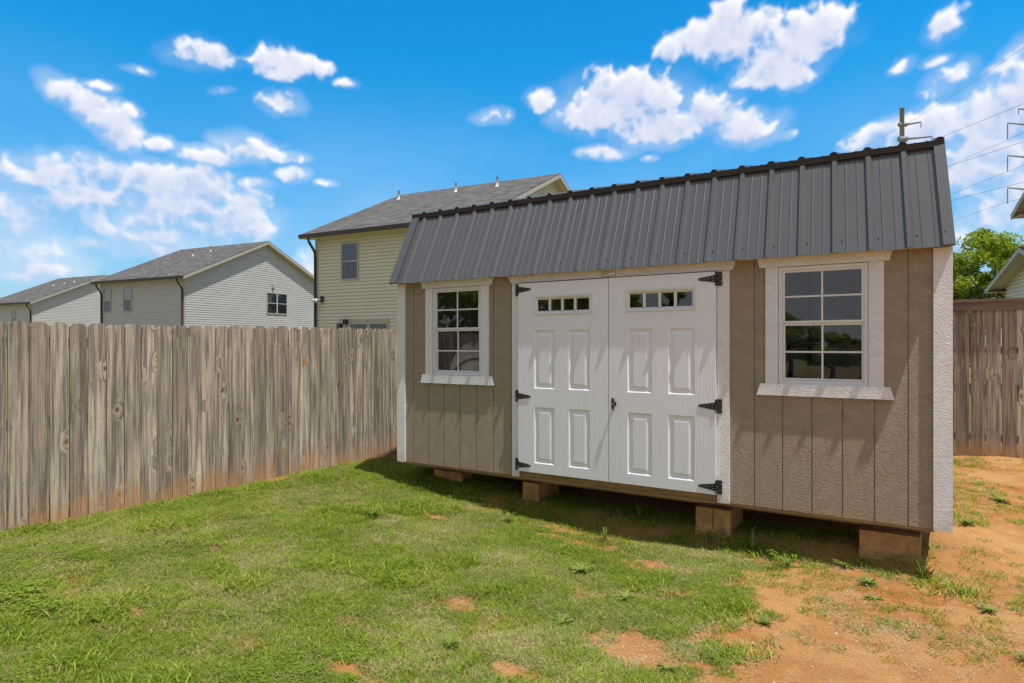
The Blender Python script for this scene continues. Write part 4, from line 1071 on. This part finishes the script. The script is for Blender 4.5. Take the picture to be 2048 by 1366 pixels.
H2 = thing('house', 'warm grey sided house with a sunlit gable and paired window behind the left fence', 'house', (-31.77, 18.65, 0), R(6.9), 'houses beyond the fences')
volume(H2, -6.7, 0, 0, 10.3, -2.5, 3.42, 5.88, M_grey, oh=.3, rk=.32)
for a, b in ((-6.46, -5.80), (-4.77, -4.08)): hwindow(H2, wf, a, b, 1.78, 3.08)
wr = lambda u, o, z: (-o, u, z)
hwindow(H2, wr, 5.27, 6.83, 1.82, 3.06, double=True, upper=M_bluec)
spout(H2, -.12, 0, 3.42, -2.5, .3); spout(H2, -6.62, 0, 3.42, -2.5, .3)
ry = lambda y, e, r_, yc, oh: e + (y + oh) * (r_ - e) / (yc + oh)
vent(H2, -3.6, 3.3, ry(3.3, 3.42, 5.88, 5.15, .3), .35); vent(H2, -3.0, 4.0, ry(4.0, 3.42, 5.88, 5.15, .3), .35)
for u, z in ((5.75, 3.45), (5.95, .35)):
    b = thing('utility_box', ('small pale box under the gable above the paired window of the warm grey house' if z > 1 else 'grey meter cap on the gable wall of the warm grey house, by the fence top'), 'utility box', (0, 0, 0))
    b.location = Vector(H2.location) + Matrix.Rotation(R(6.9), 3, 'Z') @ Vector((.06, u, z))
    m = MB(); m.box((-.05, -.10, -.12), (.06, .10, .10)); m.build('housing', M_pvc if z < 1 else M_tan, b)
    m = MB(); m.tube([(.02, 0, -.12), (.02, 0, -.75 if z < 1 else -.4)], .025, 8); m.build('conduit', M_pvc if z < 1 else M_tan, b)

H1 = thing('house', 'distant warm grey gabled house at the left edge of the photo', 'house', (-57.79, 21.95, 0), R(6.9), 'houses beyond the fences')
volume(H1, -6.0, 0, 0, 10.9, -2.5, 3.24, 5.82, M_grey, oh=.3, rk=.32)
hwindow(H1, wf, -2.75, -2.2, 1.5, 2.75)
spout(H1, -.15, 0, 3.24, -2.5, .3)
for x in (-2.4, -1.5, -3.4): vent(H1, x, 3.2 + .3*x + 1.2, ry(3.2 + .3*x + 1.2, 3.24, 5.82, 5.45, .3), .38)
bx = thing('utility_box', 'grey box with a bracket at the corner of the grey house, above the fence', 'utility box', (-31.77 - 6.5, 18.65 - .9, .55))
m = MB(); m.box((-.1, -.05, -.1), (.12, .05, .12)); m.build('housing', M_pvc, bx); m = MB(); m.tube([(.12, 0, .02), (.32, 0, .06), (.32, 0, -.1)], .03, 6); m.build('bracket', M_pvc, bx)

HR = thing('house', 'white sided house with tan soffits at the right edge beyond the capped fence', 'house', (1.74, 27.43, 0), R(14), 'houses beyond the fences')
volume(HR, 0, 3.2, -5.0, -.02, -1.4, 1.88, 2.92, M_white_s, oh=.40, rk=.48, gut=False)
volume(HR, .82, 9, -10.5, -1.1, -1.4, 4.25, 6.9, M_white_s, oh=.75, rk=.80, gut=False)
m = MB(); m.prismx([(.38, 1.93), (.37, 1.80), (.50, 1.80), (.50, 1.93)], -.48, 3.2); m.prismx([(-.37, 4.30), (-.38, 4.18), (-.25, 4.18), (-.25, 4.30)], .30, 9.8); m.build('gutter', M_gutter, HR)
m = MB(); m.tube([(-.1, .38, 1.8), (-.02, .1, 1.55), (-.02, .06, -1.4)], .05, 8); m.build('downspout', M_gutter, HR)

# ================================================================== trees
M_leafA = leafmat('bright_oak_leaf', (.13, .21, .012), (.31, .40, .035), (.30, .30, .06), .3, .45)
M_leafB = leafmat('dark_leaf', (.030, .060, .018), (.060, .105, .028), (.10, .12, .04), .2, .25)
M_leafP = leafmat('pine_needles', (.018, .040, .018), (.040, .070, .028), (.07, .08, .03), .2, .15)
M_bark = plain('bark', (.12, .09, .065), .9, 0, .35, 8, .02, 20)
def tree(x, y, zg, h, rx, rz, label, M_l, leaf=.26, n=9000, clumps=70, kind='tree', group=None, pine=False, seed=1, trunk_r=.22):
    rg = np.random.RandomState(seed); root = thing(kind, label, 'tree', (x, y, zg), 0, group)
    cz = h - rz
    cen = []
    if pine:
        for i in range(clumps):
            t = rg.rand() ** .8; zz = h * (.35 + .65 * t); rr = rx * (1.05 - t) * rg.uniform(.5, 1.0); a = rg.rand() * 6.283
            cen.append((rr*math.cos(a), rr*math.sin(a), zz, rx * .30 * (1.15 - t)))
    else:
        for i in range(clumps):
            v = rg.normal(size=3); v /= np.linalg.norm(v); rr = rg.uniform(.45, 1.0) ** .6
            if v[2] < -.45: v[2] *= .5
            q = v * rr * (1 + .14 * math.sin(3*v[0] + seed) + .1 * math.sin(5*v[1] + 2*seed))
            cen.append((q[0]*rx, q[1]*rx, cz + q[2]*rz, rx * rg.uniform(.15, .27)))
    cen = np.array(cen); ci = rg.randint(0, len(cen), n); c = cen[ci]
    off = rg.normal(size=(n, 3)); off /= np.linalg.norm(off, axis=1)[:, None]; off *= (rg.rand(n, 1) ** .4); off[:, 2] *= .62
    P = c[:, :3] + off * c[:, 3:4]
    nrm = off * .8 + rg.normal(size=(n, 3)) * .6 + np.array([0, 0, .5]); nrm /= np.linalg.norm(nrm, axis=1)[:, None]
    a = np.cross(nrm, rg.normal(size=(n, 3))); a /= np.linalg.norm(a, axis=1)[:, None]; b = np.cross(nrm, a)
    s_ = leaf * rg.uniform(.55, 1.25, (n, 1))
    V = np.stack([P - a*s_*.5, P + b*s_*.28 + nrm*s_*.08, P + a*s_*.5, P - b*s_*.28 + nrm*s_*.08], 1).reshape(-1, 3)
    F = np.arange(4*n).reshape(n, 4)
    me_ = bpy.data.meshes.new('crown'); me_.from_pydata(V.tolist(), [], F.tolist()); me_.materials.append(M_l)
    at_ = me_.attributes.new('tint', 'FLOAT', 'POINT'); at_.data.foreach_set('value', np.repeat(rg.rand(len(cen))[ci] * .5 + rg.rand(n) * .5, 4))
    o = bpy.data.objects.new('crown', me_); C.objects.link(o); o.parent = root
    m = MB(); m.tube([(0, 0, -.3), (.05, .02, h*.25), (-.05, .04, h*.5), (0, 0, h*.82)], [trunk_r*1.3, trunk_r, trunk_r*.7, trunk_r*.2], 10)
    for i in range(10 if not pine else 5):
        q = cen[rg.randint(0, len(cen))]; s0 = h * rg.uniform(.28, .55)
        m.tube([(0, 0, s0), (q[0]*.45, q[1]*.45, (s0 + q[2])/2 + .2), (q[0]*.9, q[1]*.9, q[2])], [trunk_r*.5, trunk_r*.3, trunk_r*.1], 6)
    m.build('trunk', M_bark, root); return root
GT = 'trees beyond the capped fence'
tree(3.2, 60.5, -2, 10.6, 4.3, 4.9, 'large round bright green tree behind the capped fence, between shed and white house', M_leafA, .30, 26000, 150, seed=3, group=GT)
tree(9.2, 62.5, -2, 10.4, 4.0, 4.8, 'bright green tree partly hidden by the white house roof at the right edge', M_leafA, .30, 16000, 110, seed=5, group=GT)
tree(.2, 66, -2, 10.2, 3.0, 4, 'dark pine showing just past the shed corner behind the round bright tree', M_leafP, .24, 12000, 150, 'pine_tree', GT, True, 8, .18)
tree(-2.6, 70, -2, 10.4, 3.0, 4, 'dark pine hidden mostly by the shed roof corner, left of the bright round tree', M_leafP, .24, 9000, 150, 'pine_tree', GT, True, 9, .18)
tree(8.3, 78, -2, 12.2, 3.2, 4, 'dark pine top rising between the two bright green trees', M_leafP, .24, 9000, 150, 'pine_tree', GT, True, 10, .18)
tree(2.0, 72, -2, 9.5, 3.4, 4, 'dark pine behind the lower left of the round bright tree', M_leafP, .24, 9000, 150, 'pine_tree', GT, True, 12, .18)
# trees on the near side of the yard: seen mirrored in the shed glass
GB = 'trees mirrored in the shed windows'
for x, y, h, r_, sd2, lab in ((-12.5, -4.0, 9.5, 4.4, 21, 'leafy tree filling the mirror image in the left shed window'),
                       (-10.7, -7.0, 9.0, 2.9, 22, 'leafy tree mirrored in the light of the left door leaf'),
                       (-16.0, -1.6, 9.0, 3.4, 23, 'leafy tree beyond the left fence mirrored at the edge of the left shed window'),
                       (-11.6, -14.5, 6.0, 1.7, 24, 'tree mirrored in the leftmost pane of the right door leaf'),
                       (-9.85, -17.0, 3.8, .8, 25, 'slim tree mirrored in the third pane of the right door leaf')):
    tree(x, y, -1.5, h, r_, h * .55, lab, M_leafA, .22, 16000, 90, seed=sd2, group=GB)
for i, (x, y, h, r_) in enumerate(((-5.6, -20, 2.75, 1.5), (-3.9, -19.5, 2.2, 1.2), (-2.9, -21, 1.9, 1.0), (-11.5, -22, 2.7, 2.5))):
    tree(x, y, -1.5, h, r_, h * .45, ['round bush mirrored in the middle of the right shed window', 'low bush right of the round one in the mirror image of the right shed window', 'smallest bush at the right of the mirror image in the right shed window', 'broad bush low in the mirror image of the right door light'][i], M_leafA, .2, 5000, 50, 'bush', GB, seed=40+i, trunk_r=.1)

# ================================================================== power line
def pole(x, y, top, arms, label, rr=.25, zg=-2):
    root = thing('power_pole', label, 'power pole', (x, y, zg), 0, 'steel power poles')
    m = MB(); m.tube([(0, 0, 0), (0, 0, top - zg)], [rr*1.5, rr], 14); m.tube([(0, 0, top - zg), (0, 0, top - zg + .08)], rr * 1.25, 14); m.build('mast', M_galv, root)
    for z, dxy, L, insu in arms:
        u = Vector((dxy[0], dxy[1], 0)).normalized(); zz = z - zg
        m = MB(); m.tube([Vector((0, 0, zz)) - u*rr*1.6, Vector((0, 0, zz)) + u*(rr + .30)], .34 if insu else .24, 8)
        m.tube([Vector((0, 0, zz)) + u*rr, Vector((0, 0, zz + .30)) + u*L], [.17, .08], 8); am = m.build('arm', M_galv, root)
        tip = Vector((0, 0, zz + .26)) + u * L; m = MB()
        n = 16 if insu else 3; H = 1.75 if insu else .55
        for i in range(n):
            a = tip - Vector((0, 0, .10 + H * i / n)); m.tube([a, a - Vector((0, 0, H / n * .5))], [.03, .085], 8); m.tube([a - Vector((0, 0, H / n * .5)), a - Vector((0, 0, H / n))], .025, 6)
        sub(m, 'insulator', M_black, am)
    return root
RT = Vector((.8369, .5474, 0))
pole(-4.13, 90.51, 28.0, [(26.1, RT, 2.25, False), (26.0 - 1.6, RT, 3.55, True), (20.6, RT, 3.55, True)], 'grey steel power pole rising behind the right part of the shed roof')
cx2, cy2 = 9.58, 99.5
pole(cx2, cy2, 28.6, [(27.7, -RT, 2.6, False), (26.0, -RT, 3.9, True), (22.15, -RT, 3.9, True), (18.35, -RT, 3.9, True)], 'grey steel power pole at the right edge of the photo, mostly out of frame')
def D(px, py, dep):   # a far point given by bearing, height angle and distance
    t = (px - 1024) / 1320; return Vector((dep*(.83687*t - .54741), dep*(.54741*t + .83687), dep*(691 - py)/1320))
WL = [([(1600, 352, 120), (1725, 296, 95), (1841, 231, 78), (1950, 163, 64), (2140, 30, 50)], 'highest thin wire crossing the top of the nearer pole'),
      ([(1700, 345, 110), (1858, 286, 78), (1891, 271, 76), (2048, 207, 62), (2200, 138, 50)], 'wire leaving the insulator of the nearer pole up to the right'),
      ([(1880, 341, 110), (1950, 308, 90), (2016, 279, 78), (2048, 265, 73), (2200, 190, 60)], 'wire hung from the upper insulator at the right edge'),
      ([(1860, 348, 82), (1893, 334, 78), (2048, 283, 64), (2200, 228, 52)], 'wire just below the upper insulator, meeting it at the shed corner'),
      ([(1870, 402, 112), (1950, 369, 92), (2016, 343, 78), (2048, 331, 73), (2200, 266, 60)], 'wire hung from the middle insulator at the right edge'),
      ([(1870, 410, 82), (1903, 401, 78), (2048, 364, 64), (2200, 320, 52)], 'wire between the middle and the lower insulator at the right edge'),
      ([(1870, 455, 112), (1950, 426, 92), (2016, 404, 78), (2048, 396, 73), (2200, 350, 60)], 'wire hung from the lowest insulator at the right edge')]
for pts, lab in WL:
    q = [D(*p_) for p_ in pts]
    m = MB(); m.tube(q, .012 if 'highest' in lab else .018, 6); tag(m.build('power_line', M_wire), lab, 'power line', 'overhead wires at the right')
